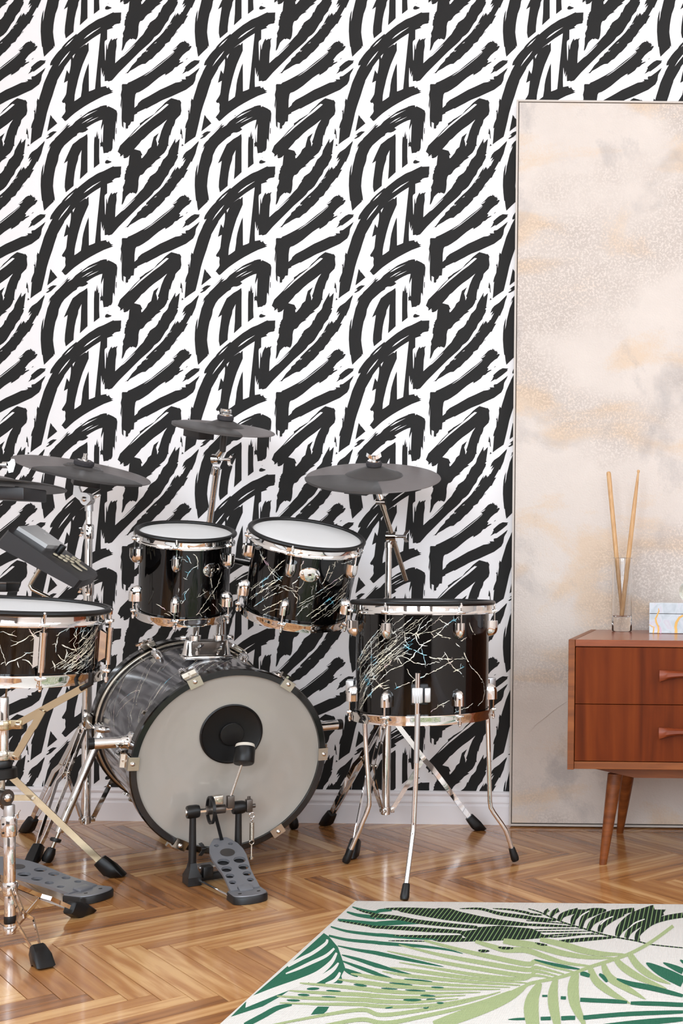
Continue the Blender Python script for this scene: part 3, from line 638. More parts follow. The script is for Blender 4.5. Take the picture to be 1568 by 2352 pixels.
rugpoly('rug_dark', [rp(2, p) for p in q_(0, 0, '840 352 900 345 1070 325 1065 302 1300 288 1568 312')] + [rp(3, p) for p in q_(0, 0, '60 318 130 350 160 372 300 398 130 415 0 425')] + [rp(2, p) for p in q_(0, 0, '1200 440 950 448 700 452 620 432 760 415 960 410 900 372')])
lf('rug_dark', 3, '20 118 130 150 250 205 400 265 560 312 750 370 900 404 1100 440 1250 476 1568 510', 15, 10, 10)
for s, w in (('300 232 150 212 0 203', 14), ('430 272 200 250 0 236', 11), ('500 298 250 288 0 276', 26), ('570 318 300 322 80 326', 11), ('650 342 350 348 70 350', 12), ('770 376 450 372 150 388', 14), ('700 360 400 392 250 402', 14)): lf('rug_dark', 3, s, w, 5, w*.8)
lf('rug_dark', 3, '890 406 650 420 330 448', 40, 6, 30)
for s, w, a, b_ in (('190 180 195 150 225 128', 34, 30, 34), ('245 195 275 155 325 128', 40, 30, 44), ('330 235 370 180 520 133', 52, 40, 50), ('465 275 490 200 640 140 780 128', 58, 40, 24), ('545 300 580 210 690 160 800 132', 58, 40, 20), ('620 325 680 240 850 165 1080 128', 62, 40, 40), ('740 352 760 290 860 215 970 160', 62, 50, 60), ('910 395 950 310 1080 210 1290 140', 90, 40, 130), ('1000 410 1040 340 1180 250 1370 160', 56, 40, 40), ('1115 440 1120 370 1250 262 1400 210 1568 182', 52, 50, 52)): lf('rug_dark', 3, s, w, a, b_)
rugpoly('rug_dark', [rp(3, p) for p in q_(0, 0, '1210 126 1400 126 1365 165 1240 205 1100 230 1120 180')])
rugpoly('rug_dark', [rp(3, p) for p in q_(0, 0, '850 126 1090 126 1000 170 900 205 860 200 840 150')]); rugpoly('rug_dark', [rp(3, p) for p in q_(0, 0, '420 126 780 126 700 160 560 170 480 160')])
lf('rug', 3, '870 195 800 225 740 280', 16, 8, 8); lf('rug', 3, '1185 222 1090 260 1030 310', 16, 8, 6); lf('rug', 3, '630 140 560 180 510 230', 14, 10, 8)
# light frond across the middle
lf('rug_light', 3, '1470 290 1250 450 1050 560 860 630 640 700 480 760 300 812 100 852', 34, 34, 34, 2, '1568 880 1400 985 1100 1110 700 1275')
lf('rug_light', 2, '1568 880 1400 990 1100 1122 640 1290', 120, 20, 100)
G3 = [('3', '980 575 750 568 550 532 380 480 140 425', 75, 14, 40, None, None), ('3', '880 612 600 602 350 560 100 490', 70, 14, 50, 2, '1430 455 1330 440'), ('3', '640 692 400 662 200 602 0 535', 66, 14, 30, 2, '1350 530 1200 490 1050 445'),
 ('3', '480 752 300 705 100 645', 60, 12, 20, 2, '1568 672 1200 598 900 530 540 435'), ('3', '380 772 100 706', 60, 12, 10, 2, '1568 730 1100 655 700 580 285 478'), ('3', '320 795 100 745', 55, 12, 8, 2, '1568 790 1100 722 600 632 170 542'),
 ('3', '260 810 80 785', 46, 12, 8, 2, '1500 822 1100 785 700 722 290 655'), ('2', '1568 862 1000 812 500 745 200 706', 50, 10, 8, None, None), ('2', '1500 885 900 842 400 790 120 745', 46, 10, 8, None, None),
 ('2', '1400 905 800 880 300 842 0 800', 52, 8, 12, 1, '1450 785 1330 768'), ('2', '1300 925 700 920 200 888 0 862', 54, 8, 12, 1, '1380 848 1200 825'), ('2', '1100 955 500 962 100 940', 56, 8, 12, 1, '1500 925 1150 890 820 862'),
 ('2', '950 985 400 1005 50 990', 56, 8, 10, 1, '1450 978 1000 958 715 938'), ('2', '880 1018 450 1052 100 1045', 58, 8, 10, 1, '1450 1030 900 1012 590 992'), ('2', '1150 985 700 1072 300 1100 50 1090', 48, 8, 10, 1, '1400 1075 1000 1072 620 1060'),
 ('2', '1300 950 900 1062 400 1150 100 1180', 52, 10, 16, 1, '1450 1130 1100 1175 500 1290'), ('2', '1400 940 1000 1085 500 1200 150 1262', 56, 10, 20, 1, '1450 1225 1200 1262 1000 1300')]
for k, s, w, a, b_, k2, s2 in G3: lf('rug_light', int(k), s, w, a, b_, k2, s2)
for s, w, a, b_ in (('140 860 70 1000 50 1130 70 1290', 150, 40, 120), ('300 808 270 950 275 1100 315 1290', 122, 30, 60), ('500 756 470 900 490 1080 590 1290', 140, 50, 20), ('640 715 700 840 850 960 1045 1070', 92, 50, 6), ('770 670 830 800 990 905 1195 1025', 98, 40, 5), ('890 620 980 710 1150 815 1405 918', 90, 40, 5), ('1030 565 1120 690 1260 795 1445 872', 80, 50, 5)): lf('rug_light', 3, s, w, a, b_)
# teal frond, right
for k, s, w, a, b_ in ((3, '1200 660 1350 745 1568 850', 95, 10, 110), (3, '1370 658 1480 705 1568 745', 50, 8, 60), (3, '1045 1062 1300 1068 1568 1080', 44, 30, 44), (3, '540 1028 700 1036 900 1045 1010 1055', 42, 40, 24), (3, '905 820 1050 870 1250 910 1568 990', 66, 14, 30), (3, '570 1208 1000 1172 1568 1150', 44, 44, 30), (3, '350 1215 420 1210 490 1210', 42, 42, 42), (3, '145 1218 190 1216 245 1214', 36, 36, 36), (3, '720 1300 1200 1252 1568 1222', 60, 40, 40), (3, '160 990 185 990 212 990', 20, 20, 20), (3, '345 1008 370 1010 398 1010', 32, 32, 32), (2, '1380 1226 1470 1222 1545 1220', 24, 4, 24), (3, '540 770 580 770 635 790', 50, 20, 30), (3, '730 770 770 800 810 850', 44, 16, 20), (3, '80 628 250 670 400 700 535 722', 42, 8, 8), (3, '1540 630 1568 650 1600 670', 30, 10, 30)): lf('rug_teal', k, s, w, a, b_)
for k, s, w in ((1, '890 920 950 918 1015 915', 34), (1, '1085 935 1150 940 1230 945', 22), (1, '800 978 860 980 915 982', 30), (1, '1040 998 1110 1000 1180 1002', 16), (1, '690 1032 760 1035 820 1036', 28), (1, '1360 875 1420 882 1490 890', 30), (1, '1185 850 1210 850 1245 855', 36), (2, '190 860 300 870 420 882', 18), (2, '610 902 670 905 735 908', 22), (2, '500 985 570 988 650 992', 24), (2, '330 1030 420 1032 510 1030', 34), (2, '560 1025 600 1022 650 1020', 14), (2, '110 912 190 918 270 922', 16), (2, '350 930 440 935 550 940', 16), (2, '340 822 480 832 620 848', 18), (2, '665 1060 700 1062 735 1060', 26), (2, '530 1110 560 1112 585 1105', 18), (2, '150 1112 190 1108 225 1102', 16)): lf('rug_teal', k, s, w, 6, 6)
for s in ('1080 535 1130 540 1190 540', '1280 505 1350 512 1430 512'): lf('rug_dark', 2, s, 36, 8, 8)
for s in ('90 458 150 475 210 482',): lf('rug_dark', 3, s, 30, 6, 6)
# the design goes on to the right of and below the picture
for i in range(14):
    b0 = V((.10+.04*i, 2.70-.07*i, 0)); 
    for sgn, mt in ((1, 'rug_teal'), (-1, 'rug_light')):
        pts = []
        for k in range(4):
            p = b0 + V((.11*k*(.9 if sgn > 0 else .25), -.10*k*(.25 if sgn > 0 else 1.0), 0)); rr = FPX/p.y
            u0, v0 = p.x*rr, (CAMH-RT)*rr; pts.append((PPX+CR*u0-SR*v0, PPY+SR*u0+CR*v0))
        leaf(mt, pts, 90, 10, 6)
for k, nm in (('rug_teal', 'teal_palm_leaves'), ('rug_dark', 'dark_palm_leaves'), ('rug_light', 'light_palm_leaves'), ('rug', 'cream_leaf_gaps')):
    b = RUGP[k]
    for i, f in enumerate(b.f):
        a, c, d = [b.v[q] for q in f]
        if (c-a).cross(d-a).z < 0: b.f[i] = f[::-1]
    o = b.build(nm, k, rug, smooth=0, fix=False)
    o['kind'] = 'stuff'; o['label'] = {'rug_teal': 'teal green palm leaves woven into the rug', 'rug_dark': 'blackish green striped palm leaves woven into the rug', 'rug_light': 'pale green palm leaves woven into the rug', 'rug': 'cream gaps between the woven leaves'}[k]
# ================================================================== DRUM KIT
def ray(x, y): return V((0, 0, CAMH)), (U(x, y, 1.0) - V((0, 0, CAMH))).normalized()
def hitplane(x, y, C, n):
    o, d = ray(x, y); return o + d*((V(C)-o).dot(n)/d.dot(n))
class Frame:
    """round thing with an axis n; angle 0 faces the camera, positive angles go to the right"""
    def __init__(s, C, n):
        s.C = V(C); s.n = V(n).normalized(); c = V((0, 0, CAMH)) - s.C; s.e0 = (c - s.n*c.dot(s.n)).normalized(); s.e1 = s.n.cross(s.e0)
    def dirv(s, deg): t = math.radians(deg); return s.e0*math.cos(t) + s.e1*math.sin(t)
    def tan(s, deg): t = math.radians(deg); return -s.e0*math.sin(t) + s.e1*math.cos(t)
    def pt(s, deg, r, z): return s.C + s.n*z + s.dirv(deg)*r
    def hit(s, x, y, r):
        o, d = ray(x, y); w = o - s.C; a = d - s.n*d.dot(s.n); b = w - s.n*w.dot(s.n)
        A, Bq, Cq = a.dot(a), 2*a.dot(b), b.dot(b)-r*r; D = Bq*Bq-4*A*Cq
        if D < 0: return None
        p = o + d*((-Bq-math.sqrt(D))/(2*A)); ax = s.C + s.n*((p-s.C).dot(s.n)); return p, (p-ax).normalized()
def tilt(tx, ty): return V((math.tan(math.radians(tx)), -math.tan(math.radians(ty)), 1)).normalized()
def disc_at(b, P, nrm, r, h, seg=16, dome=0.0):
    prof = [(r, 0), (r, h*.7), (r*.85, h)] + ([(r*.5, h+dome*.7), (.0003, h+dome)] if dome else [(.0003, h)])
    return b.lathe(P, nrm, [(.0003, 0)] + prof, seg, cap=False)
def lug(parent, P, up, out, L=.043, w=.0135, d=.026):
    """bullet-shaped cast lug: flat end at P, rounded end along up"""
    up, out = V(up).normalized(), V(out).normalized(); tg = up.cross(out); rings = []
    for k in range(9):
        s = k/8; q = 1.0 if s < .45 else math.sqrt(max(0.0, 1-((s-.45)/.55)**2)); ww = max(w*q, .0008); dd = d*max(q**.8, .12); c = V(P) + up*(L*s)
        rings.append([c + tg*(ww*math.cos(math.pi*i/10)) + out*(-.002 + dd*math.sin(math.pi*i/10)**.75) for i in range(11)])
    return B().loft(rings).build('lug', 'chrome', parent, 50)
def cracks(parent, fr, r, lines, conv, width=.0011, extra=0, seed=1, name='crackle_inlay', zr=None, jit=.0018, copies=0):
    rnd = random.Random(seed); b = B()
    def strip(pts, w):
        prev = None; rr = []
        for i, (p, nr) in enumerate(pts):
            tg = (pts[min(i+1, len(pts)-1)][0] - pts[max(i-1, 0)][0])
            if tg.length < 1e-6: return
            sd = tg.normalized().cross(nr).normalized(); ww = w*rnd.uniform(.25, 1.15)*(.4 if i in (0, len(pts)-1) else 1)
            rr.append([p + nr*.0004 + sd*ww, p + nr*.0004 - sd*ww])
        o = len(b.v)
        for q in rr: b.v += q
        for i in range(len(rr)-1): b.f.append((o+2*i, o+2*i+1, o+2*i+3, o+2*i+2))
    def onshell(P):
        ax = fr.C + fr.n*((P-fr.C).dot(fr.n)); nr = (P-ax).normalized(); return ax + nr*r, nr
    def run(hits, w, j):
        P = [h[0] for h in hits]; out = []
        for i in range(len(P)-1):
            n = max(2, int((P[i+1]-P[i]).length/.0045))
            for k in range(n):
                q = P[i].lerp(P[i+1], k/n) + V((rnd.gauss(0, 1), rnd.gauss(0, 1), rnd.gauss(0, 1)))*j*.45; out.append(onshell(q))
        out.append(onshell(P[-1]))
        k = 0
        while k < len(out)-1:
            m = min(len(out)-1, k+rnd.randint(4, 11)); strip(out[k:m+1], w*rnd.uniform(.6, 1.3)); k = m + (1 if rnd.random() < .25 else 0)
        for i in range(1, len(out)-1):
            if rnd.random() < .16:
                p, nr = out[i]; dv = V((rnd.gauss(0, 1), rnd.gauss(0, 1), rnd.gauss(0, 1)*1.2)).normalized(); br = [out[i]]
                for k2 in range(1, rnd.randint(2, 4)): br.append(onshell(p + dv*.005*k2 + V((rnd.gauss(0, 1), rnd.gauss(0, 1), rnd.gauss(0, 1)))*.001))
                strip(br, w*.6)
    for ln in lines:
        h = [fr.hit(*conv(x, y), r) for x, y in q_(0, 0, ln)]; h = [q for q in h if q]
        if len(h) < 2: continue
        run(h, width, jit)
        for c in range(copies):
            o = V((rnd.gauss(0, 1), rnd.gauss(0, 1), rnd.gauss(0, 1)))*.010
            run([onshell(q[0]+o) for q in h], width*.55, jit*1.3)
    for c in range(extra):          # the far side of the shell
        an = rnd.uniform(85, 275); z = rnd.uniform(*zr); pts = []
        dz, da = rnd.uniform(-.012, .012), rnd.uniform(2, 5)
        for k in range(rnd.randint(4, 12)):
            zz = z + dz*k
            if not zr[0] < zz < zr[1]: break
            pts.append(onshell(fr.pt(an+da*k, r, zz)))
        if len(pts) > 1: run(pts, width*.8, jit)
    o = b.build(name, 'crack', parent, smooth=0, fix=False); o['kind'] = 'stuff'; return o
def hoop(fr, z0, z1, R, rs, up, lugs):
    """flanged steel hoop between heights z0<z1 with ears at the lugs; the flange is on the 'up' side away from the head"""
    b = B(); h = z1-z0
    if up: prof = [(R-.0035, z1), (R-.0015, z1), (R-.0015, z0+h*.45), (R-.0008, z0+h*.3), (R+.0028, z0+h*.12), (R+.0028, z0), (rs+.0025, z0), (rs+.0025, z0+.003), (R-.0035, z0+h*.4)]
    else: prof = [(R-.0035, z0), (R-.0010, z0), (R-.0010, z1-h*.5), (R+.0022, z1-h*.2), (R+.0022, z1), (rs+.0025, z1), (rs+.0025, z1-.003), (R-.0035, z1-h*.45)]
    b.ring(fr.C, fr.n, prof, 96)
    for a in lugs:
        z = (z0+.006) if up else (z1-.006)
        b.box(fr.pt(a, R+.004, z), fr.tan(a)*.010, fr.dirv(a)*.007, fr.n*.0035, .002)
    return b
def drum(name, label, C, n, R, rs, h, lugs, group=None, lugtype='bullet', hoop_h=.026, loc=None):
    fr = Frame(C, n); t = thing(name, label, 'drum', loc or (fr.C - fr.n*h), group)
    zt, zb = -hoop_h, -h+hoop_h*.9
    B().lathe(fr.C, fr.n, [(rs-.006, -.012), (rs, -.013), (rs, -h+.012), (rs-.006, -h+.011)], 128, cap=False).build('shell', 'gloss', t)
    B().lathe(fr.C, fr.n, [(.0005, -.0015), (R*.5, -.0015), (R-.009, -.0012), (R-.006, -.003), (R-.006, -.008)], 96, cap=False).build('drum_head', 'head', t)
    B().lathe(fr.C, fr.n, [(.0005, -h+.008), (R-.008, -h+.008), (R-.006, -h+.012)], 96, cap=False).build('bottom_head', 'head', t)
    B().torus(fr.C, fr.n, R, .0062, 128, 14).build('rubber_rim', 'rubber', t, 60)
    B().ring(fr.C, fr.n, [(R-.006, -.004), (R-.0035, -.005), (R-.0035, -.010), (R-.006, -.010)], 96).build('collar_ring', 'mesh_ring', t)
    hoop(fr, zt, -.0045, R, rs, True, lugs).build('top_hoop', 'chrome', t)
    hoop(fr, -h, zb, R, rs, False, lugs).build('bottom_hoop', 'chrome', t)
    gap = .021 if h > .2 else .012
    for a in lugs:
        if lugtype == 'bullet':
            lug(t, fr.pt(a, rs, zt-gap), -fr.n, fr.dirv(a)); lug(t, fr.pt(a, rs, zb+gap), fr.n, fr.dirv(a))
        for (z0, z1, hd) in (((zt-gap-.004, -.006, 1), (zb+gap+.004, -h+.002, -1)) if lugtype == 'bullet' else ((zt-.002-.012, -.004, 1), (zb+.012, -h+.001, -1))):
            rb = B().tube([fr.pt(a, R+.004, z0), fr.pt(a, R+.004, z1)], .0026, 10)
            rb.tube([fr.pt(a, R+.004, z1-.004*hd), fr.pt(a, R+.004, z1+.004*hd)], .0042, 8); rb.sphere(fr.pt(a, R+.004, z1+.006*hd), .0032, 8, 6)
            rb.build('tension_rod', 'chrome', t)
        if lugtype == 'tube':
            lb = B(); lb.tube([fr.pt(a, R+.004, zt-.010), fr.pt(a, R+.004, zb+.008)], .0068, 16); lb.tube([fr.pt(a, R+.004, zt-.009), fr.pt(a, R+.004, zt-.016)], .0078, 16)
            zc = (zt+zb)/2; hh = (zt-zb)/2-.014
            lb.loft([[fr.pt(a, rs-.001, zc+hh) - fr.tan(a)*.012, fr.pt(a, rs-.001, zc+hh) + fr.tan(a)*.012, fr.pt(a, rs-.001, zc-hh) + fr.tan(a)*.012, fr.pt(a, rs-.001, zc-hh) - fr.tan(a)*.012],
                     [fr.pt(a, R-.001, zc+hh*.75) - fr.tan(a)*.004, fr.pt(a, R-.001, zc+hh*.75) + fr.tan(a)*.004, fr.pt(a, R-.001, zc-hh*.75) + fr.tan(a)*.004, fr.pt(a, R-.001, zc-hh*.75) - fr.tan(a)*.004]])
            lb.build('lug', 'chrome', t)
    return t, fr
def badge(t, fr, rs, x, y, w=.0265, hgt=.0195):
    p, nr = fr.hit(x, y, rs); tg = fr.n.cross(nr); b = B()
    for q, (k, e) in enumerate(((1, .0004), (1, .0016), (.86, .0024), (.02, .0026))):
        pass
    rings = []
    for k, e in ((1, .0003), (1, .0015), (.88, .0022), (.02, .0024)):
        ring = []
        for i in range(32):
            q = p + tg*(w*k*math.cos(2*math.pi*i/32)) + fr.n*(hgt*k*math.sin(2*math.pi*i/32)); ax = fr.C + fr.n*((q-fr.C).dot(fr.n)); ring.append(ax + (q-ax).normalized()*(rs+e))
        rings.append(ring)
    o = b.loft(rings).build('badge_plate', 'chrome', t, 40)
    c = B(); 
    for dx, r in ((-.019, .0032), (.019, .0032)): disc_at(c, p + tg*dx + nr*.0006, nr, r, .002, 12, .001)
    c.build('screw', 'steel', o); d = B(); d.torus(p+nr*.0028, nr, .0042, .0013, 20, 8); d.build('vent_grommet', 'steel', o)
    e = B(); disc_at(e, p+nr*.0018, nr, .0036, .0010, 14); e.build('vent_hole', 'dark_gap', o)
def wingnut(b, P, ax, wd, s=1.0):
    """threaded boss along ax with two wings along wd"""
    P, ax, wd = V(P), V(ax).normalized(), V(wd).normalized(); nr = ax.cross(wd)
    b.tube([P, P+ax*.012*s], .0055*s, 12)
    for sg in (-1, 1):
        b.loft([[P+ax*(.003*s)+wd*(sg*.004*s)+nr*.003*s, P+ax*(.011*s)+wd*(sg*.004*s)+nr*.003*s, P+ax*(.011*s)+wd*(sg*.004*s)-nr*.003*s, P+ax*(.003*s)+wd*(sg*.004*s)-nr*.003*s],
                [P+ax*(.006*s)+wd*(sg*.013*s)+nr*.0028*s, P+ax*(.017*s)+wd*(sg*.012*s)+nr*.0028*s, P+ax*(.017*s)+wd*(sg*.012*s)-nr*.0028*s, P+ax*(.006*s)+wd*(sg*.013*s)-nr*.0028*s],
                [P+ax*(.011*s)+wd*(sg*.019*s)+nr*.0018*s, P+ax*(.020*s)+wd*(sg*.017*s)+nr*.0018*s, P+ax*(.020*s)+wd*(sg*.017*s)-nr*.0018*s, P+ax*(.011*s)+wd*(sg*.019*s)-nr*.0018*s]])
    return b
def rubber_foot(parent, P, dr, w=.0155, L=.055, mat='rubber'):
    """rubber boot whose sole touches the floor at P; dr runs from P up along the leg"""
    P, dr = V(P), V(dr).normalized(); sd = dr.cross(V((0, 0, 1))).normalized(); hz = V((dr.x, dr.y, 0)).normalized(); rings = []
    def rect(c, a, e, w_, d_, ch=.3):
        p = [(1, -1+ch), (1, 1-ch), (1-ch, 1), (-1+ch, 1), (-1, 1-ch), (-1, -1+ch), (-1+ch, -1), (1-ch, -1)]; return [c + a*(x*w_) + e*(y*d_) for x, y in p]
    nn = dr.cross(sd).normalized(); base = P + V((0, 0, .0008))
    rings.append(rect(base, sd, hz, w*.8, w*.9)); rings.append(rect(base+V((0, 0, .004)), sd, hz, w, w*1.25))
    for s, k in ((.35, 1.0), (.75, .88), (.97, .8), (1.0, .66)): rings.append(rect(base + dr*(L*s) + V((0, 0, .003*(1-s))), sd, nn, w*k, w*k*1.05))
    return B().loft(rings).build('rubber_foot', mat, parent, 45)
def tripod(t, top, low, feet, zc, mat='chrome', wide=.0145, kink=.42, spread=.013):
    """double-strut legs from a collar at height zc on the pole, braces to the bottom hub"""
    top, low = V(top), V(low)
    for f in feet:
        f = V(f); hz = V((f.x-low.x, f.y-low.y, 0)).normalized(); sd = V((-hz.y, hz.x, 0)); A = V((low.x, low.y, zc)) + hz*.020; dr = (A-f).normalized(); E = f + dr*.045
        lg = None
        for sg in (-1, 1):
            pts = []
            for s, o in ((0, .007), (kink-.07, .006), (kink-.02, .006), (kink+.05, spread), (.9, spread*.55), (1.0, .004)):
                pts.append(A.lerp(E, s) + sd*(sg*o) + (V((0, 0, .004)) if abs(s-kink-.05) < .01 else V((0, 0, 0))))
            o = B().strap(pts, sd, wide, .0024).build('leg_strut', mat, t, 30); lg = o
        rubber_foot(t, f, dr)
        pv = A.lerp(E, kink-.04); lo = low + hz*.018
        B().strap([pv, lo], sd, wide*.9, .0024).build('brace', mat, t, 30)
        [B().tube([q-sd*e, q+sd*e], .0035, 10).build('rivet', 'steel', t) for q, e in ((pv, .010), (A, .010), (lo, .007))]
    b = B(); b.lathe((low.x, low.y, zc-.016), (0, 0, 1), [(.010, 0), (.0175, .001), (.0175, .031), (.010, .032)], 28)
    for f in feet:
        hz = V((V(f).x-low.x, V(f).y-low.y, 0)).normalized(); b.box(V((low.x, low.y, zc))+hz*.017, hz*.010, V((-hz.y, hz.x, 0))*.0045, V((0, 0, .012)), .002)
    b.build('leg_collar', 'chrome', t)
    b = B(); b.lathe((low.x, low.y, low.z-.012), (0, 0, 1), [(.006, 0), (.0150, .002), (.0150, .022), (.010, .024)], 28)
    for f in feet:
        hz = V((V(f).x-low.x, V(f).y-low.y, 0)).normalized(); b.box(low+hz*.016, hz*.009, V((-hz.y, hz.x, 0))*.004, V((0, 0, .008)), .002)
    b.build('bottom_hub', 'chrome', t)
def cymbal_pad(label, C, n, R, sec, box_a, box_r, bell=.070, bell_h=.020, flat=False, wn=(1, .2), knob='wing', box_h=.0105, fs=1.0):
    fr = Frame(C, n); t = thing('cymbal_pad', label, 'cymbal pad', fr.C, 'electronic cymbal pads')
    P = lambda r, z: (r, z)
    B().lathe(fr.C, fr.n, [P(.006, -.003), P(R*.5, -.004), P(R-.003, -.0062), P(R, -.0045), P(R-.001, -.0025), P(R*.7, .0012), P(bell+.004, .0035), P(.006, .004)], 112, cap=False).build('pad', 'rubber2', t, 40)
    bp = [(bell+.003, .0030), (bell, .0060), (bell-.006, .0085)]
    for k in range(1, 4):
        r = bell-.006-(bell-.028)*k/3.2; z = .0085+(bell_h-.0085)*k/3.2; bp += [(r+.002, z-.0012), (r, z)]
    bp += [(.010, bell_h+.0005), (.006, bell_h+.0005)]
    B().lathe(fr.C, fr.n, bp, 72, cap=False).build('bell', 'rubber3', t, 25)
    rings = []
    for k in range(41):
        a = sec[0]+(sec[1]-sec[0])*k/40
        rings.append([fr.pt(a, r, z) for r, z in ((bell*.98, .0025), (bell*.98, .0060), (R*.8, .0046), (R*.97, .0016), (R+.0022, -.0006), (R+.0022, -.0068), (R-.004, -.0062))])
    B().loft(rings).build('strike_zone', 'rubber3', t, 40)
    d, tg = fr.dirv(box_a), fr.tan(box_a)
    B().box(fr.pt(box_a, box_r, -.006-box_h), tg*.034, d*.026, fr.n*box_h, .002).build('sensor_box', 'plastic', t, 30)
    f = B(); f.lathe(fr.C, fr.n, [(.006, bell_h), (.0215*fs, bell_h+.001), (.0225*fs, bell_h+.004), (.0225*fs, bell_h+.012), (.0205*fs, bell_h+.0145), (.006, bell_h+.015)], 36); f.build('felt_washer', 'felt', t)
    f = B(); f.lathe(fr.C, fr.n, [(.0005, bell_h+.0146), (.018, bell_h+.0148), (.018, bell_h+.0172), (.0005, bell_h+.0174)], 32, cap=False)
    if knob == 'wing': wingnut(f, fr.C+fr.n*(bell_h+.017), fr.n, fr.e1*wn[0]+fr.e0*wn[1], 1.15)
    elif knob == 'rod':
        f.tube([fr.C+fr.n*(bell_h+.017), fr.C+fr.n*(bell_h+.036)], .0058, 14); f.tube([fr.C+fr.n*(bell_h+.017), fr.C+fr.n*(bell_h+.024)], .0075, 12)
    else: f.lathe(fr.C, fr.n, [(.0005, bell_h+.017), (.0125, bell_h+.018), (.0155, bell_h+.024), (.0155, bell_h+.032), (.013, bell_h+.034), (.0005, bell_h+.034)], 24, cap=False)
    f.build('wing_nut', 'chrome', t)
    return t, fr

# ------------------------------------------------------------------ bass drum
BA = V((-.6145, .7801, .1174)).normalized(); BC = V((-1.257, 3.08, .2965)); BR_, BS, BL_ = .2470, .2330, .508
bU = (V((0, 0, 1)) - BA*BA.z).normalized(); bR = BA.cross(bU)
if bR.x < 0: bR = -bR
def bp(ang, r, s): a = math.radians(ang); return BC + BA*s + (bU*math.cos(a) + bR*math.sin(a))*r
def bo(ang): a = math.radians(ang); return bU*math.cos(a) + bR*math.sin(a)
bass = thing('bass_drum', 'large black crackle bass drum lying on its side with a grey batter head', 'drum', (BC.x+BA.x*.25, BC.y+BA.y*.25, 0))
B().lathe(BC, BA, [(BS-.006, .022), (BS, .023), (BS, BL_-.023), (BS-.006, BL_-.022)], 160, cap=False).build('shell', 'gloss_bass', bass)
hp = lambda s0, s1: [(BS-.003, s0), (BR_-.003, s0), (BR_, s0+.003), (BR_, s1-.003), (BR_-.003, s1), (BS-.003, s1)]
B().ring(BC, BA, hp(0, .040), 160).build('batter_hoop', 'hoopblack', bass, 30)
B().ring(BC, BA, hp(BL_-.040, BL_), 160).build('resonant_hoop', 'hoopblack', bass, 30)
B().torus(BC+BA*.045, BA, BS+.0035, .0035, 128, 10).build('counter_ring', 'steel', bass, 60)
B().torus(BC+BA*(BL_-.047), BA, BS+.0045, .0048, 128, 10).build('counter_ring', 'steel', bass, 60)
B().lathe(BC, BA, [(.0005, .0090), (BS*.6, .0090), (BS-.006, .0092), (BS-.0035, .0085), (BS-.0030, .010)], 128, cap=False).build('batter_head', 'bhead', bass, 50)
B().lathe(BC, BA, [(.0005, BL_-.008), (BS+.002, BL_-.008)], 96, cap=False).build('front_head', 'bhead', bass)
pc = hitplane(531, 1685, BC+BA*.009, BA)
B().lathe(pc, -BA, [(.0005, .0004), (.0745, .0004), (.0790, .0012), (.0790, .0040), (.0760, .0056), (.0735, .0040), (.0720, .0030), (.0005, .0030)], 72, cap=False).build('impact_patch', 'rubber', bass, 40)
B().lathe(pc, -BA, [(.0305, .0028), (.0300, .0095), (.0285, .0110), (.0005, .0112)], 48, cap=False).build('sensor_dome', 'rubber', bass, 40)
FA = (-86, -25, 34, 90, 148, -150)
def claw(ang, s_face, sgn):
    """claw hook at the hoop edge, rod and bullet lug; sgn +1 batter side, -1 far side"""
    o, tg = bo(ang), BA.cross(bo(ang)).normalized(); f = BC + BA*s_face; ax = BA*sgn; b = B()
    prof = [(BR_-.021, -.0035), (BR_+.0040, -.0035), (BR_+.0050, -.001), (BR_+.0050, .030), (BR_+.0150, .034), (BR_+.0150, .046), (BR_+.0015, .046), (BR_+.0015, -.0005), (BR_-.021, -.0005)]
    b.loft([[f + o*r + ax*z + tg*(w*.0170) for r, z in prof] for w in (-1, 1)])
    c = b.build('claw_hook', 'steel', bass, 30)
    s = B(); disc_at(s, f + o*(BR_-.006) - ax*.0035, -ax, .0055, .003, 14, .002); s.build('screw', 'chrome', c)
    B().tube([f + o*(BR_+.009) + ax*.030, f + o*(BR_+.009) + ax*.105], .0032, 10).build('tension_rod', 'chrome', bass)
    lug(bass, f + o*BS + ax*.096, ax, o, .045, .0125, .024)
    if sgn < 0:
        w = B(); wingnut(w, f + o*(BR_+.009) + ax*.002, -ax, tg, 1.3); w.build('wing_nut', 'chrome', bass)
for a in FA: claw(a, 0, 1); claw(a, BL_, -1)
# side tubes with black caps
for sg, ang, s in ((-1, -77, .085), (1, 77, .10)):
    o = bo(ang); P = bp(ang, BS, s); dirv = (bR*sg + V((0, 0, .02))).normalized(); b = B()
    b.lathe(P - dirv*.004, dirv, [(.005, 0), (.026, .001), (.026, .008), (.019, .012), (.0165, .016), (.0165, .030), (.005, .031)], 32)
    b.tube([P + dirv*.02, P + dirv*.088], .0142, 28); b.build('side_tube', 'chrome', bass)
    B().lathe(P + dirv*.085, dirv, [(.005, 0), (.0150, .001), (.0150, .012), (.0135, .0145), (.0005, .015)], 28).build('tube_cap', 'rubber', bass)
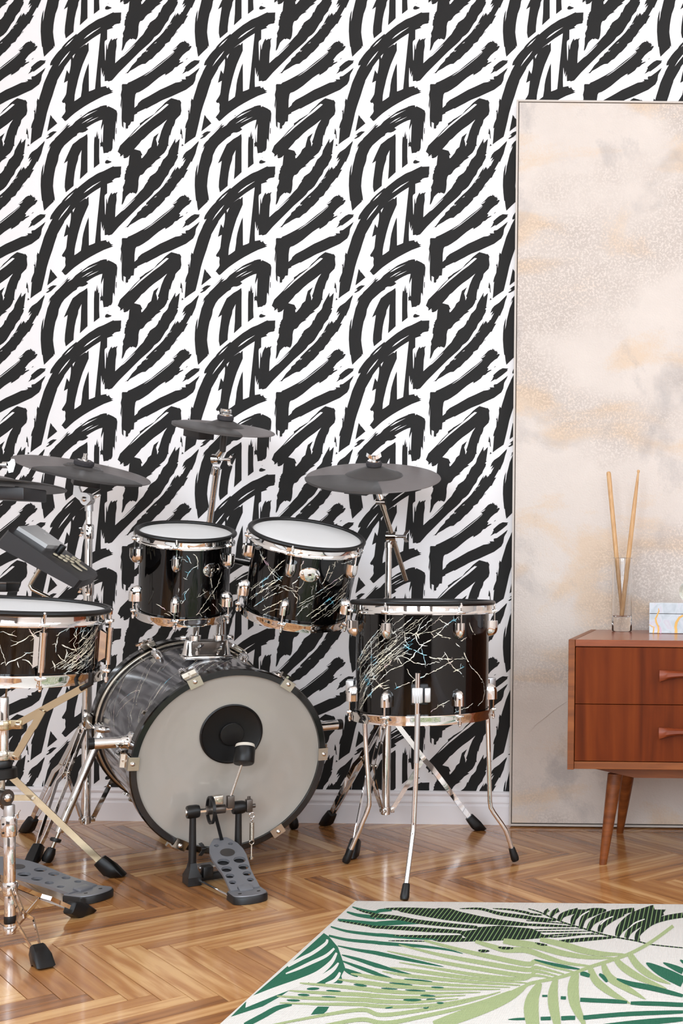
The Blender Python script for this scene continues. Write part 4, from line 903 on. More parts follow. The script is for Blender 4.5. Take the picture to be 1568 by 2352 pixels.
# spurs
def spur(P, foot, name_lab):
    P, foot = V(P), V(foot); d = (P-foot).normalized(); b = B()
    b.tube([foot+d*.085, P], .0105, 18); b.build('spur', 'chrome', bass)
    c = B(); c.tube([P-d*.004, P+d*.022], .0150, 20); ib = P + (BC+BA*((P-BC).dot(BA))-P).normalized()*.032
    c.tube([P+d*.012, ib], .0165, 20); c.lathe(ib, (BC+BA*((P-BC).dot(BA))-P).normalized(), [(.004, -.006), (.026, -.005), (.028, .004), (.004, .006)], 24)
    wingnut(c, P+d*.02, V((-.3, -.8, .2)), V((.3, 0, 1)), .9); c.build('spur_bracket', 'chrome', bass)
    e = B(); e.tube([foot+d*.088, foot+d*.110], .0118, 18); e.build('spur_collar', 'chrome', bass)
    e = B(); e.tube([foot+d*.035, foot+d*.09], .0052, 12); e.build('spur_thread', 'steel', bass)
    e = B(); e.lathe(foot+d*.058, d, [(.004, 0), (.0135, .001), (.0145, .005), (.0135, .010), (.004, .011)], 20); e.build('lock_nut', 'blackmetal', bass)
    e = B(); e.lathe(foot+V((0, 0, .0008)), d, [(.0005, .001), (.011, .002), (.0145, .010), (.014, .026), (.010, .040), (.0045, .042)], 22, cap=False); e.build('rubber_tip', 'rubber', bass)
spur(U(226, 1700, 3.275), FL(105, 1982), '')
spur(bp(100, BS+.03, .40), FL(676, 1904), '')
# vent grommet and black tape strip on the shell
bfr = Frame(BC, BA)
h = bfr.hit(336, 1639, BS)
g = B(); g.tube([h[0]-h[1]*.002, h[0]+h[1]*.010], .0055, 14); disc_at(g, h[0], h[1], .009, .003, 16); g.build('air_vent', 'steel', bass)
def shellpatch(name, mat, px, r, parent, fr):
    b = B(); P = []
    for x, y in px:
        q = fr.hit(x, y, r)
        if q: P.append(q[0])
    tri = geometry.tessellate_polygon([P]); b.add(P, tri); return b.build(name, mat, parent, smooth=0)
c4 = lambda x, y: (200+x/6.03, 1440+y/6.03)
cracks(bass, bfr, BS, ['950 470 880 560 820 700 760 800 730 880 690 1000 680 1090', '650 580 540 680 490 770 440 900 400 1000 370 1150 375 1400', '470 690 400 800 330 940', '620 1000 540 1060 450 1150 400 1250', '730 880 660 890 600 920 500 1000 450 1060', '640 1110 600 1200 620 1300 600 1380', '760 1120 720 1230 710 1330', '1110 740 1020 860 950 950 880 1080', '1180 690 1050 800 960 940', '1240 430 1100 520 1010 570 960 650', '1060 390 1200 380', '1120 310 1000 410', '1560 430 1450 530 1330 610', '330 1000 260 1150 220 1230', '370 1020 300 1130 320 1300', '1560 520 1480 600 1400 660', '1700 480 1600 540 1500 640', '1850 470 1750 520 1640 600', '2000 450 1900 500 1800 560', '900 1010 840 1120 780 1200', '1000 880 940 990', '700 400 800 480', '1700 400 1580 450'], c4, .0009, 30, 3, zr=(.06, BL_-.06), copies=1)
# tom holder on top
TO = bp(-2.6, BS, .245); hX, hY = bR, BA
hb = B(); hb.box(TO + bU*.004, hX*.064, hY*.030, bU*.0055, .004); hb.build('holder_base', 'chrome', bass)
hb = B(); hb.box(TO + bU*.029, hX*.044, hY*.022, bU*.020, .004); hb.build('holder_body', 'grey_block', bass)
arms = []
for sg in (-1, 1):
    P = TO + hX*(sg*.043) + bU*.009
    hb = B(); hb.lathe(P, bU, [(.004, 0), (.0205, .001), (.0185, .010), (.0145, .036), (.0130, .040), (.004, .041)], 24); hb.build('holder_post', 'chrome', bass)
    cb = B(); cb.lathe(P+bU*.039-hX*(sg*.012), bU, [(.006, 0), (.0150, .001), (.0150, .015), (.006, .016)], 24); cb.box(P+bU*.047+hX*(sg*.018), hX*.008, hY*.007, bU*.006, .003); wingnut(cb, P+bU*.02+hY*-.02+hX*(-sg*.012), -hY-hX*sg*.4, hX*.4+bU, .95); cb.build('memory_clamp', 'chrome', bass)
    arms.append(P+bU*.045-hX*(sg*.012))
# ------------------------------------------------------------------ toms
lt, ltf = drum('rack_tom', 'smaller black crackle rack tom mounted above the bass drum, left of the other tom', (-1.438, 3.2, .9026), tilt(6.65, 12.0), .1221, .114, .2369, (-154, -82, -10, 62, 134), 'rack toms')
badge(lt, ltf, .114, 487, 1309)
c7 = lambda x, y: (280+x/2.703, 1150+y/2.703)
cracks(lt, ltf, .114, ['440 330 465 350 470 400 430 430 390 490', '620 440 590 530 540 600 500 660 460 710', '530 560 500 580 465 600', '415 545 390 580 395 610 370 640', '215 640 260 670 320 710 350 715', '550 480 560 550 575 620', '600 640 630 670 640 690', '355 540 350 570', '300 370 360 350 410 380', '400 340 430 390', '540 660 510 690 470 700', '610 330 620 370', '380 480 405 490', '600 690 560 640', '260 700 300 715'], c7, .0010, 14, 4, zr=(-.19, -.05))
rt, rtf = drum('rack_tom', 'larger tilted black crackle rack tom mounted above the bass drum, right of the other tom', (-1.1074, 3.2, .8987), tilt(12.4, 13.06), .1473, .136, .2326, (-156, -84, -12, 60, 132), 'rack toms')
badge(rt, rtf, .136, 711, 1320)
cracks(rt, rtf, .136, ['790 610 900 540 1000 470', '800 560 900 480 990 380 1010 370', '860 330 920 430 990 500', '820 660 900 600 1000 560', '970 530 1050 560 1090 610 1080 640', '1100 640 1200 580 1300 510 1370 460', '1140 720 1250 640 1350 560 1410 490', '1170 730 1280 650 1380 570', '1130 370 1110 410 1115 440 1090 490 1055 520', '1290 400 1265 480 1240 520', '1210 510 1200 570', '1360 390 1430 370', '1240 650 1290 600', '1080 720 1120 670 1180 640', '870 680 960 640 1030 600', '1280 720 1360 640 1400 600', '850 540 960 490', '1320 380 1325 410', '880 600 980 520', '1300 690 1390 590'], c7, .0010, 14, 5, zr=(-.19, -.05), copies=1)
# arms from the holder to the toms
for i, (P, fr, r, a) in enumerate(((arms[0], ltf, .114, 150), (arms[1], rtf, .136, -118))):
    Q = fr.pt(a, r, -.125); b = B(); el = V((P.x, P.y+.05, Q.z+.02)) if i == 0 else V((P.x-.012, P.y+.05, Q.z+.02))
    mid = P.lerp(el, .5)
    b.tube([P, mid, el - V((0, 0, .02)), el.lerp(Q, .25), Q], .0085, 16); b.build('tom_arm', 'chrome', bass)
    c = B(); c.box(Q, fr.tan(a)*.022, fr.dirv(a)*.010, fr.n*.030, .004); c.build('tom_bracket', 'chrome', lt if i == 0 else rt)

# ------------------------------------------------------------------ floor tom
ft, ff_ = drum('floor_tom', 'black crackle floor tom on three bent chrome legs', (-.7729, 3.13, .7188), V((0, 0, 1)), .1814, .171, .3070, (-150, -90, -30, 30, 90, 150), hoop_h=.028, loc=(-.7729, 3.13, 0))
c3 = lambda x, y: (760+x/3.564, 1360+y/3.564)
FTL = ['240 960 300 860 370 790 430 740', '230 830 300 700 400 580 520 470 600 400 700 330 830 220', '220 640 300 520 380 430 480 360 560 300 650 230', '230 560 270 470 330 380 400 300 480 220', '240 760 330 640 430 540 560 440', '330 600 420 560 540 450', '260 880 320 720 400 650 500 560 640 470']
cracks(ft, ff_, .171, FTL, c3, .0009, 0, 6, copies=3, name='crackle_inlay')
cracks(ft, ff_, .171, ['400 720 480 640 580 600 650 550 740 440 860 360 940 270 1030 210', '590 430 700 490 830 540 950 550 1110 545', '590 330 700 345 840 320 960 260 1050 200', '600 340 610 400 640 450', '690 350 720 430 790 440', '930 490 960 560 1010 630 1050 650 1085 695', '1085 490 1110 550 1150 620 1200 670 1250 750', '520 795 690 720 800 670 1000 560', '580 520 640 550 680 575 770 590', '740 460 750 500 770 570 775 620', '810 985 900 920 970 885', '1010 990 1060 960 1110 950 1160 910', '330 400 330 560 330 640 370 730 430 790 480 780', '1250 750 1255 820 1240 890 1200 930', '1130 250 1150 310 1180 350', '1060 400 1110 370', '1020 420 1055 450', '620 630 650 690 690 715', '740 250 700 330 720 380', '880 220 960 270', '550 540 580 590', '860 330 920 370 980 380', '780 600 860 570 890 575', '1000 650 1090 610', '640 470 590 500 660 510', '330 800 400 770 470 760', '310 850 390 760 480 720'], c3, .0011, 24, 7, zr=(-.26, -.05))
def ft_leg(px, d_, ang, brk):
    pts = [U(x, y, d) for (x, y), d in zip(px, d_)]; sm = []
    for i, p in enumerate(pts):
        if 0 < i < len(pts)-1:
            a, c = pts[i-1], pts[i+1]; sm += [p.lerp(a, min(.4, .018/(p-a).length)), p.lerp(a, min(.2, .007/(p-a).length)).lerp(p.lerp(c, min(.2, .007/(p-c).length)), .5), p.lerp(c, min(.4, .018/(p-c).length))]
        else: sm.append(p)
    B().tube(sm, .0062, 16).build('leg', 'chrome', ft, 60)
    f = sm[-1]; d = (sm[-2]-f).normalized()
    B().lathe(f, d, [(.0005, -.004), (.0095, -.003), (.0112, .004), (.0105, .012), (.0088, .034), (.0080, .036), (.0005, .036)], 20, cap=False).build('rubber_foot', 'rubber', ft)
def flp(x, y, z): p = FL(x, y, z); return p.y
ft_leg([(959, 1546), (956, 1760), (949, 1905), (928.5, 2064)], [2.935, 2.935, 2.93, FL(928, 2071, .0).y+.002], 0, True)
ft_leg([(836, 1560), (838, 1680), (849, 1850), (794, 1978)], [3.20, 3.20, 3.205, FL(793, 1984).y], -100, False)
ft_leg([(1119, 1560), (1120, 1660), (1125, 1855), (1161, 1905), (1183, 1974)], [3.20, 3.20, 3.21, 3.225, FL(1184, 1981).y], 100, False)
def leg_bracket(a):
    r = .171; P = ff_.pt(a, r, -.228); d, tg = ff_.dirv(a), ff_.tan(a)
    b = B(); b.box(P + d*.004, tg*.021, d*.005, V((0, 0, .026)), .002); o = b.build('leg_bracket', 'blackmetal', ft)
    b = B(); b.box(P + d*.0205 - tg*.004, tg*.0135, d*.013, V((0, 0, .0195)), .003)
    for k in (-.006, 0, .006): b.box(P + d*.0335 - tg*(.004-k), tg*.0012, d*.001, V((0, 0, .019)))
    b.build('clamp_block', 'alu', o)
    b = B(); b.box(P + d*.0185 + tg*.0205, tg*.0075, d*.011, V((0, 0, .0185)), .003); b.build('clamp_wing', 'alu', o)
for a in (-2.5, -108, 112): leg_bracket(a)
B().tube([U(958.5, 1640, 2.9345), U(956, 1752, 2.9345)], .0066, 12).build('knurled_sleeve', 'alu', ft)

# ------------------------------------------------------------------ snare drum
sn, snf = drum('snare_drum', 'shallow black crackle snare drum at the left edge', (-1.518, 2.55, .7175), tilt(4.2, 1.8), .186, .174, .153, (17, 77, 137, 197, 257, -43), lugtype='tube', hoop_h=.028)
c5 = lambda x, y: (x/3.92, 1300+y/3.92)
cracks(sn, snf, .174, ['90 725 170 690 240 650 330 600 420 560 500 520', '500 630 570 590 640 540 670 530', '50 890 100 860 180 830 240 780 330 775', '200 840 260 860 290 905', '0 710 30 800 50 890', '0 590 60 600 150 635', '260 560 300 630 330 700', '660 610 690 650 660 700 690 770', '550 710 620 740 680 760', '600 750 585 860', '520 800 590 870', '520 640 505 720 500 780', '160 860 170 915', '350 920 400 900', '60 555 150 500', '690 540 680 640', '730 540 720 610', '760 560 730 640 780 660', '300 730 350 745', '280 810 350 810', '470 850 500 920'], c5, .0011, 14, 8, zr=(-.115, -.035))
cracks(sn, snf, .174, ['520 930 620 860 720 780 800 690 860 600 885 540', '560 930 680 850 780 770 850 680', '600 930 720 860 800 800 850 720', '700 700 780 620 840 540', '640 900 740 800 820 700', '700 930 780 870 840 820'], c5, .0009, 0, 9, copies=3)
# ------------------------------------------------------------------ bass pedal
PD = V((-BA.x, -BA.y, 0)).normalized()            # from drum towards the player
PS = V((-PD.y, PD.x, 0))                           # to the right seen from the player
if PS.x < 0: PS = -PS
def footboard(t, heel, d, s, L, z0, z1, W=.078, dark='pedalgrey'):
    """cast plate rising from heel along -d; s is its right-hand direction. Real holes."""
    heel = V(heel); along = (-d*math.sqrt(max(L*L-(z1-z0)**2, 1e-6)) + V((0, 0, z1-z0))).normalized(); nrm = along.cross(s).normalized()
    if nrm.z < 0: nrm = -nrm
    O = V((heel.x, heel.y, z0))
    prof = [(0, .44), (.10, .44), (.22, .43), (.34, .44), (.48, .49), (.62, .53), (.74, .52), (.86, .44), (.95, .30), (1.0, .20)]
    out = [(W*w, L*q) for q, w in prof] + [(-W*w, L*q) for q, w in reversed(prof)]
    holes = []
    for q, dx, r, oy in ((.145, .27, .0080, 1), (.145, -.27, .0080, 1), (.265, .26, .0100, 1), (.265, -.26, .0100, 1), (.395, .26, .0125, 1), (.395, -.26, .0125, 1), (.535, .25, .0145, 1), (.535, -.25, .0145, 1), (.86, .22, .0060, 1), (.86, -.22, .0060, 1)):
        holes.append([(W*dx + r*math.cos(2*math.pi*k/18), L*q + r*oy*math.sin(2*math.pi*k/18)) for k in range(18)])
    holes.append([(-W*.22, L*.005), (-W*.22, L*.040), (W*.22, L*.040), (W*.22, L*.005)][::-1])
    loops = [[V((x, y, 0)) for x, y in out]] + [[V((x, y, 0)) for x, y in hq] for hq in holes]
    tri = geometry.tessellate_polygon(loops); flat = [p for lp in loops for p in lp]; n = len(flat); b = B(); th = .007
    W3 = lambda p, e: O + s*p.x + along*p.y + nrm*e
    b.v = [W3(p, 0) for p in flat] + [W3(p, -th) for p in flat]
    b.f = [tuple(q) for q in tri] + [tuple(n+i for i in reversed(q)) for q in tri]; o = 0
    for lp in loops:
        m = len(lp)
        for i in range(m): j = (i+1) % m; b.f.append((o+i, o+j, n+o+j, n+o+i))
        o += m
    fb = b.build('footboard', dark, t, 35)
    B().lathe(O + along*(L*.70) + nrm*.0002, nrm, [(.0005, .0008), (.0175, .0008), (.0175, 0)], 28, cap=False).build('round_pad', 'rubber3', fb, 30)
    # under-tray, seen dark through the holes
    b = B(); b.loft([[W3(V((x*.8, y*.9+L*.04, 0)), -.0085) for x, y in out], [W3(V((x*.8, y*.9+L*.04, 0)), -.011) for x, y in out]]); b.build('under_tray', 'blackmetal', t, 30)
    # heel plate with rounded end
    arc = [(W*.52*math.cos(math.pi*k/14*-1), -.038 + .024*math.sin(-math.pi*k/14)) for k in range(15)]; outl = [(W*.52, .012)] + arc[0:] + [(-W*.52, .012)]
    hb = B(); hb.loft([[O + s*x - d*y + V((0, 0, -z0+.001)) for x, y in outl], [O + s*x - d*y + V((0, 0, -z0+.016)) for x, y in outl], [O + s*x*.96 - d*y*.97 + V((0, 0, -z0+.019)) for x, y in outl]])
    hp_ = hb.build('heel_plate', 'blackmetal', t, 35)
    tp = B(); tp.loft([[O + s*x*.95 - d*y*.96 + V((0, 0, -z0+.0188)) for x, y in outl], [O + s*x*.93 - d*y*.95 + V((0, 0, -z0+.0215)) for x, y in outl]]); tp.build('heel_cover', dark, t, 35)
    hg = B(); hg.box(O + along*(L*.004) + nrm*.001, s*(W*.20), along*.012, nrm*.003, .001); hg.build('hinge_tongue', dark, t, 30)
    sc_ = B()
    for sx in (-.022, .022): disc_at(sc_, O + s*sx + d*.030 + V((0, 0, -z0+.0215)), V((0, 0, 1)), .0042, .0008, 14)
    sc_.build('heel_screw', 'blackmetal', t, 30)
    return O, along, nrm
hl = FL(572, 2070); hl = V((hl.x, hl.y, 0)) - PD*.030
ped = thing('bass_drum_pedal', 'grey and black bass drum pedal with perforated footboard and chain', 'pedal', (hl.x, hl.y, 0))
O_, al, nr_ = footboard(ped, hl, PD, PS, .232, .024, .108)
LB = FL(441, 2031); postL = V((LB.x, LB.y, 0)); postR = postL + PS*.112
tops = []
for P, yy, xx in ((postL, 1868, 446), (postR, 1858, 548)):
    d = P.y; tz = U(xx, yy, d).z; b = B()
    b.loft([[P + PS*x*k + PD*y*k + V((0, 0, z)) for x, y in ((-.016, -.030), (.016, -.030), (.016, .026), (-.016, .026))] for z, k in ((.001, 1), (.022, 1), (.040, .6), (.055, .45))]); b.build('post_base', 'blackmetal', ped, 30)
    B().tube([P + V((0, 0, .03)), P + V((0, 0, tz))], [.0098, .0075], 16).build('post', 'blackmetal', ped)
    T = P + V((0, 0, tz)); tops.append(T)
    b = B(); b.lathe(T - PS*.0165 + V((0, 0, .004)), PS, [(.004, 0), (.0155, .002), (.0172, .008), (.0172, .025), (.0155, .031), (.004, .033)], 28); b.build('bearing_housing', 'rubber', ped, 40)
b = B(); b.lathe(tops[0] - PS*.0185 + V((0, 0, .004)), PS, [(.0005, 0), (.0085, 0), (.0085, .004)], 24, cap=False); b.build('bearing_cap', 'chrome', ped)
z4 = V((0, 0, .004)); ax0, ax1 = tops[0]+z4, tops[1]+z4
B().tube([ax0, ax1], .0055, 6).build('axle', 'chrome', ped, 20)
cm = ax0.lerp(ax1, .50)
b = B(); b.lathe(cm - PS*.024, PS, [(.004, 0), (.0115, .001), (.0115, .046), (.004, .047)], 24); b.build('cam_hub', 'grey_block', ped)
b = B(); b.ring(cm - PS*.016, PS, [(.031, 0), (.036, 0), (.036, .007), (.031, .007)], 40); b.box(cm-PS*.0125+V((0, 0, .018)), PS*.003, PD*.006, V((0, 0, .016)), .001); b.build('chain_sprocket', 'blackmetal', ped)
b = B(); b.box(cm + PS*.002 + V((0, 0, .026)) + PD*.006, PS*.012, PD*.010, V((0, 0, .011)), .002); b.tube([cm+PS*.002+V((0, 0, .026))+PD*.014, cm+PS*.002+V((0, 0, .026))+PD*.024], .0045, 12); b.build('cam_block', 'steel', ped)
bcl = U(529, 1831, cm.y+.004); bhd = U(556, 1752, cm.y+.012)
b = B(); b.box(bcl + V((0, 0, -.012)), PS*.0085, PD*.009, V((0, 0, .016)), .002); b.build('beater_clamp', 'grey_block', ped)
b = B(); b.tube([bcl, bhd], .0033, 12); b.build('beater_rod', 'chrome', ped)
bx_ = V((-.10, .42, .90)).normalized(); bc_ = U(561, 1734, cm.y+.010)
b = B(); b.lathe(bc_ - bx_*.024, bx_, [(.0005, 0), (.0235, .001), (.0255, .004), (.0255, .040), (.0245, .043), (.0005, .043)], 36, cap=False); b.build('beater_head', 'rubber', ped, 40)
b = B(); b.lathe(bc_ + bx_*.0195, bx_, [(.0005, -.001), (.0235, -.001), (.0240, .002), (.0225, .008), (.0005, .0095)], 36, cap=False); b.build('beater_felt', 'felt_white', ped, 40)
toe = O_ + al*.222
cs = cm - PS*.0125 + PD*.034; ce = toe + nr_*.004; b = B()
for k in range(26):
    p = cs.lerp(ce, k/25); u = (ce-cs).normalized(); sd = PS if k % 2 else PS.cross(u).normalized(); b.box(p, u*.0040, PS*(.0042 if k % 2 else .0026), u.cross(PS).normalized()*.0026, .0008, 1)
o = b.build('chain', 'blackmetal', ped, 30); o['kind'] = 'stuff'
# spring on the right
sx = ax1 + PS*.034; b = B(); b.box(ax1 + PS*.026 + V((0, 0, .002)), PS*.008, PD*.009, V((0, 0, .017)), .003); b.tube([ax1+PS*.026, ax1+PS*.042], .0055, 12); b.tube([ax1+PS*.026+V((0, 0, .014)), ax1+PS*.026+V((0, 0, .026))], .004, 10); b.build('spring_cam', 'grey_block', ped)
s0 = sx + V((0, 0, -.014)); b = B(); b.torus(s0 - V((0, 0, .010)), PD, .0065, .0012, 20, 8); b.torus(s0 - V((0, 0, .022)), PS, .0065, .0012, 20, 8); b.tube([s0+V((0, 0, .01)), s0-V((0, 0, .006))], .0014, 8); b.build('spring_hook', 'chrome', ped)
pts = []
for k in range(0, 22*12+1):
    a = 2*math.pi*k/12; pts.append(s0 - V((0, 0, .030+.046*k/264)) + PS*.0052*math.cos(a) + PD*.0052*math.sin(a))
B().tube(pts, .00095, 6).build('spring', 'steel', ped, 60)
b = B(); b.torus(s0 - V((0, 0, .081)), PD, .0058, .0012, 20, 8); b.tube([s0-V((0, 0, .086)), s0-V((0, 0, .125))], .0022, 10); b.lathe(s0-V((0, 0, .122)), V((0, 0, 1)), [(.0005, -.004), (.006, -.003), (.006, .003), (.0005, .004)], 14, cap=False); b.build('spring_adjuster', 'steel', ped)
b = B(); b.box(postL.lerp(postR, .5) + V((0, 0, .012)) - PD*.012, PS*.062, PD*.012, V((0, 0, .008)), .002); b.box(postL + PS*.035 + V((0, 0, .028)), PS*.012, PD*.016, V((0, 0, .014)), .002); b.build('crossbar', 'blackmetal', ped, 30)
b = B(); b.box(postL.lerp(postR, .35) + V((0, 0, .036)) - PD*.03, PS*.020, PD*.022, V((0, 0, .0025)), .001); b.build('hoop_clamp', 'alu', ped, 30)
B().tube([postL + PD*.020 + PS*.012 + V((0, 0, .012)), hl + V((0, 0, .012)) - PS*.036 + PD*.012], .0028, 10).build('spreader_rod', 'chrome', ped)
b = B(); wingnut(b, postL.lerp(postR, .30) + V((0, 0, .085)) - PD*.005, -PS, V((0, 0, 1)), .9); b.build('clamp_wing_screw', 'blackmetal', ped)

# ------------------------------------------------------------------ right cymbal pad + stand
rcF = [FL(747, 1896), FL(807, 1972), FL(1101, 1907)]
rs = U(886, 1862, 3.53); rsx, rsy = rs.x, rs.y
st = thing('cymbal_stand', 'chrome boom stand behind the floor tom carrying the rightmost cymbal pad', 'cymbal stand', (rsx, rsy, 0), 'cymbal stands')
tripod(st, (rsx, rsy, .9), (rsx, rsy, .082), rcF, U(886, 1655, 3.53).z)
zT = U(900, 1250, 3.53).z
B().tube([(rsx, rsy, .070), (rsx, rsy, .52)], .0125, 24).build('lower_tube', 'chrome', st); B().tube([(rsx, rsy, .50), (rsx, rsy, zT)], .0095, 24).build('upper_tube', 'chrome', st)
b = B(); b.lathe((rsx, rsy, .49), (0, 0, 1), [(.008, 0), (.0165, .002), (.0165, .036), (.008, .038)], 24); b.build('height_collar', 'chrome', st)
tp_ = U(901, 1232, 3.525); b = B()
b.lathe((rsx, rsy, zT-.012), (0, 0, 1), [(.007, 0), (.0125, .001), (.0125, .016), (.009, .020)], 20); b.tube([V((rsx, rsy, zT-.004)), tp_], [.0105, .009], 16)
xr = V((1, 0, 0)); b.tube([tp_-xr*.017, tp_+xr*.012], .0150, 24); b.tube([tp_+xr*.012, tp_+xr*.034], .0048, 12); wingnut(b, tp_+xr*.030, xr, V((0, .2, 1)), 1.0); b.build('boom_tilter', 'chrome', st)
t0 = U(876, 1152, 3.475); t1 = U(932, 1333, 3.585)
B().tube([t0, t1], .0070, 18).build('boom_arm', 'steel', st); b = B(); b.tube([t0.lerp(t1, .10), t0.lerp(t1, .02)], .0088, 16); b.build('boom_sleeve', 'steel', st)
rp_, rfr = cymbal_pad('large round grey rubber cymbal pad tipped forward above the floor tom', (-1.0037, 3.46, 1.0793), tilt(3.42, 17.28), .1915, (-86, 6), -24, .105, bell=.080, bell_h=.030)
b = B(); b.tube([t0, rfr.C - rfr.n*.004], .0095, 16); b.tube([t0-xr*.015, t0+xr*.012], .0105, 18); b.box(t0.lerp(rfr.C, .5)-xr*.012, xr*.008, V((0, .008, 0)), V((0, 0, .008)), .002); b.tube([rfr.C-rfr.n*.01, rfr.C+rfr.n*.030], .005, 12); b.build('pad_tilter', 'chrome', st)

# ------------------------------------------------------------------ middle cymbal pad + stand
mc, mfr = cymbal_pad('small round cymbal pad mounted highest, above the rack toms', (-1.4408, 3.45, 1.218), tilt(8.93, 11.2), .1395, (-96, 20), -52, .085, bell=.052, bell_h=.020, knob='drum', box_h=.0135)
hub = U(505, 1860, 3.62); st = thing('cymbal_stand', 'chrome stand carrying the highest cymbal pad, its base hidden by the bass drum', 'cymbal stand', (hub.x, hub.y, 0), 'cymbal stands')
feet = [FL(448, 1909), FL(600, 1903), V((hub.x-.02, hub.y+.075, 0))]
tripod(st, hub, (hub.x, hub.y, .075), feet, .33)
zk = U(505, 1290, 3.62).z
B().tube([(hub.x, hub.y, .065), (hub.x, hub.y, zk)], .0115, 20).build('lower_tube', 'chrome', st)
ma, mb_ = U(500, 1078, 3.50), U(478, 1225, 3.58); kz = V((hub.x, hub.y, zk))
B().tube([U(498, 1075, 3.50), mb_, mb_ + (mb_-ma)*.35], .0088, 20).build('upper_tube', 'chrome', st)
b = B(); b.tube([mb_ + (mb_-ma)*.25, kz], .012, 16); b.tube([kz-V((0, 0, .02)), kz+V((0, 0, .014))], .0160, 20); b.build('boom_clamp', 'chrome', st)
tl = U(499, 1055, 3.495); b = B(); b.lathe(U(494, 1090, 3.50), (ma-mb_), [(.006, 0), (.0120, .001), (.0120, .022), (.008, .024)], 20)
b.tube([tl-xr*.014, tl-xr*.004], .0150, 24); b.tube([tl-xr*.003, tl+xr*.005], .0150, 24); b.tube([tl+xr*.005, tl+xr*.036], .0045, 12); wingnut(b, tl+xr*.030, V((1, -.15, -.1)), V((.35, 0, 1)), 1.05)
b.tube([tl + V((.002, 0, .008)), U(511, 1034, 3.475)], [.011, .0085], 16); b.build('pad_tilter', 'chrome', st)
b = B(); b.tube([U(511, 1036, 3.475), mfr.C - mfr.n*.003], .0088, 18); b.lathe(mfr.C-mfr.n*.008, mfr.n, [(.004, -.004), (.0135, -.003), (.0135, .003), (.004, .004)], 18); b.build('pad_post', 'rubber3', st); B().tube([mfr.C-mfr.n*.012, mfr.C+mfr.n*.030], .0045, 12).build('threaded_rod', 'steel', st)

# ------------------------------------------------------------------ left cymbal pad + stand
lc, lfr = cymbal_pad('large cymbal pad at the far left, seen almost edge-on above the drum module', (-1.8284, 3.4, 1.0866), tilt(13.52, 7.2), .1805, (-42, 58), 8, .095, bell=.050, bell_h=.010, knob='rod', box_h=.013, fs=1.18)
lh = U(197, 1872, 3.45); st = thing('cymbal_stand', 'chrome stand at the left rising behind the drum module', 'cymbal stand', (lh.x, lh.y, 0), 'cymbal stands')
tripod(st, lh, (lh.x, lh.y, .062), [FL(60, 1912), FL(73, 1985), V((-1.655, 3.60, 0))], U(197, 1672, 3.45).z, spread=.015)
z1_ = U(199, 1345, 3.45).z; z2_ = U(203, 1215, 3.45).z; z3_ = U(204, 1170, 3.45).z
B().tube([(lh.x, lh.y, .05), (lh.x, lh.y, z1_)], .0128, 24).build('lower_tube', 'chrome', st); B().tube([(lh.x, lh.y, z1_), (lh.x, lh.y, z2_)], .0100, 24).build('middle_tube', 'chrome', st); B().tube([(lh.x, lh.y, z2_), (lh.x, lh.y, z3_)], .0080, 24).build('upper_tube', 'chrome', st)
for z, r in ((z1_, .0155), (z2_, .0135)):
    b = B(); b.lathe((lh.x, lh.y, z-.030), (0, 0, 1), [(.008, 0), (r*.92, .001), (r, .010), (r, .040), (r*.8, .044), (.006, .044)], 24); o = b.build('height_collar', 'chrome', st)
    e = B(); disc_at(e, V((lh.x+.002, lh.y-r*.97, z-.006)), V((0, -1, 0)), .0022, .001, 10); disc_at(e, V((lh.x+.002, lh.y-r*.97, z-.020)), V((0, -1, 0)), .0022, .001, 10); e.build('collar_hole', 'dark_gap', o)
    wb = B(); wingnut(wb, V((lh.x-r, lh.y, z-.01)), V((-1, -.2, .1)), V((0, 0, 1)), .7); wb.build('collar_wing', 'chrome', st)
tl = U(199, 1147, 3.44); yv = V((0, -1, 0)); b = B(); b.lathe((lh.x, lh.y, z3_-.006), (0, 0, 1), [(.006, 0), (.0112, .001), (.0112, .022), (.008, .026)], 20)
b.tube([tl-yv*.012, tl+yv*.004], .0185, 28); b.build('tilter_body', 'alu', st)
b = B(); b.prism([(-.030, .050), (-.033, .012), (-.014, -.004), (-.004, -.017), (.006, -.0175), (.0185, -.004), (.017, .010), (.006, .018), (-.010, .020), (-.016, .034), (-.014, .050)], tl + yv*.004, (1, 0, 0), (0, 0, 1), yv*.010); b.build('tilter_plate', 'alu', st, 40)
b = B(); disc_at(b, tl+yv*.014, yv, .0075, .004, 20, .003); b.tube([tl+V((.016, 0, .002)), tl+V((.032, -.004, .010))], .0035, 10); b.box(tl+V((.032, -.004, .010)), V((.010, 0, .005)), yv*.002, V((-.002, 0, .004)), .001); b.build('tilter_bolt', 'chrome', st)
b = B(); b.tube([tl+V((-.020, -.004, .048)), lfr.C-lfr.n*.004], .0075, 14); b.tube([lfr.C-lfr.n*.02, lfr.C+lfr.n*.02], .004, 10); b.build('pad_post', 'steel', st)

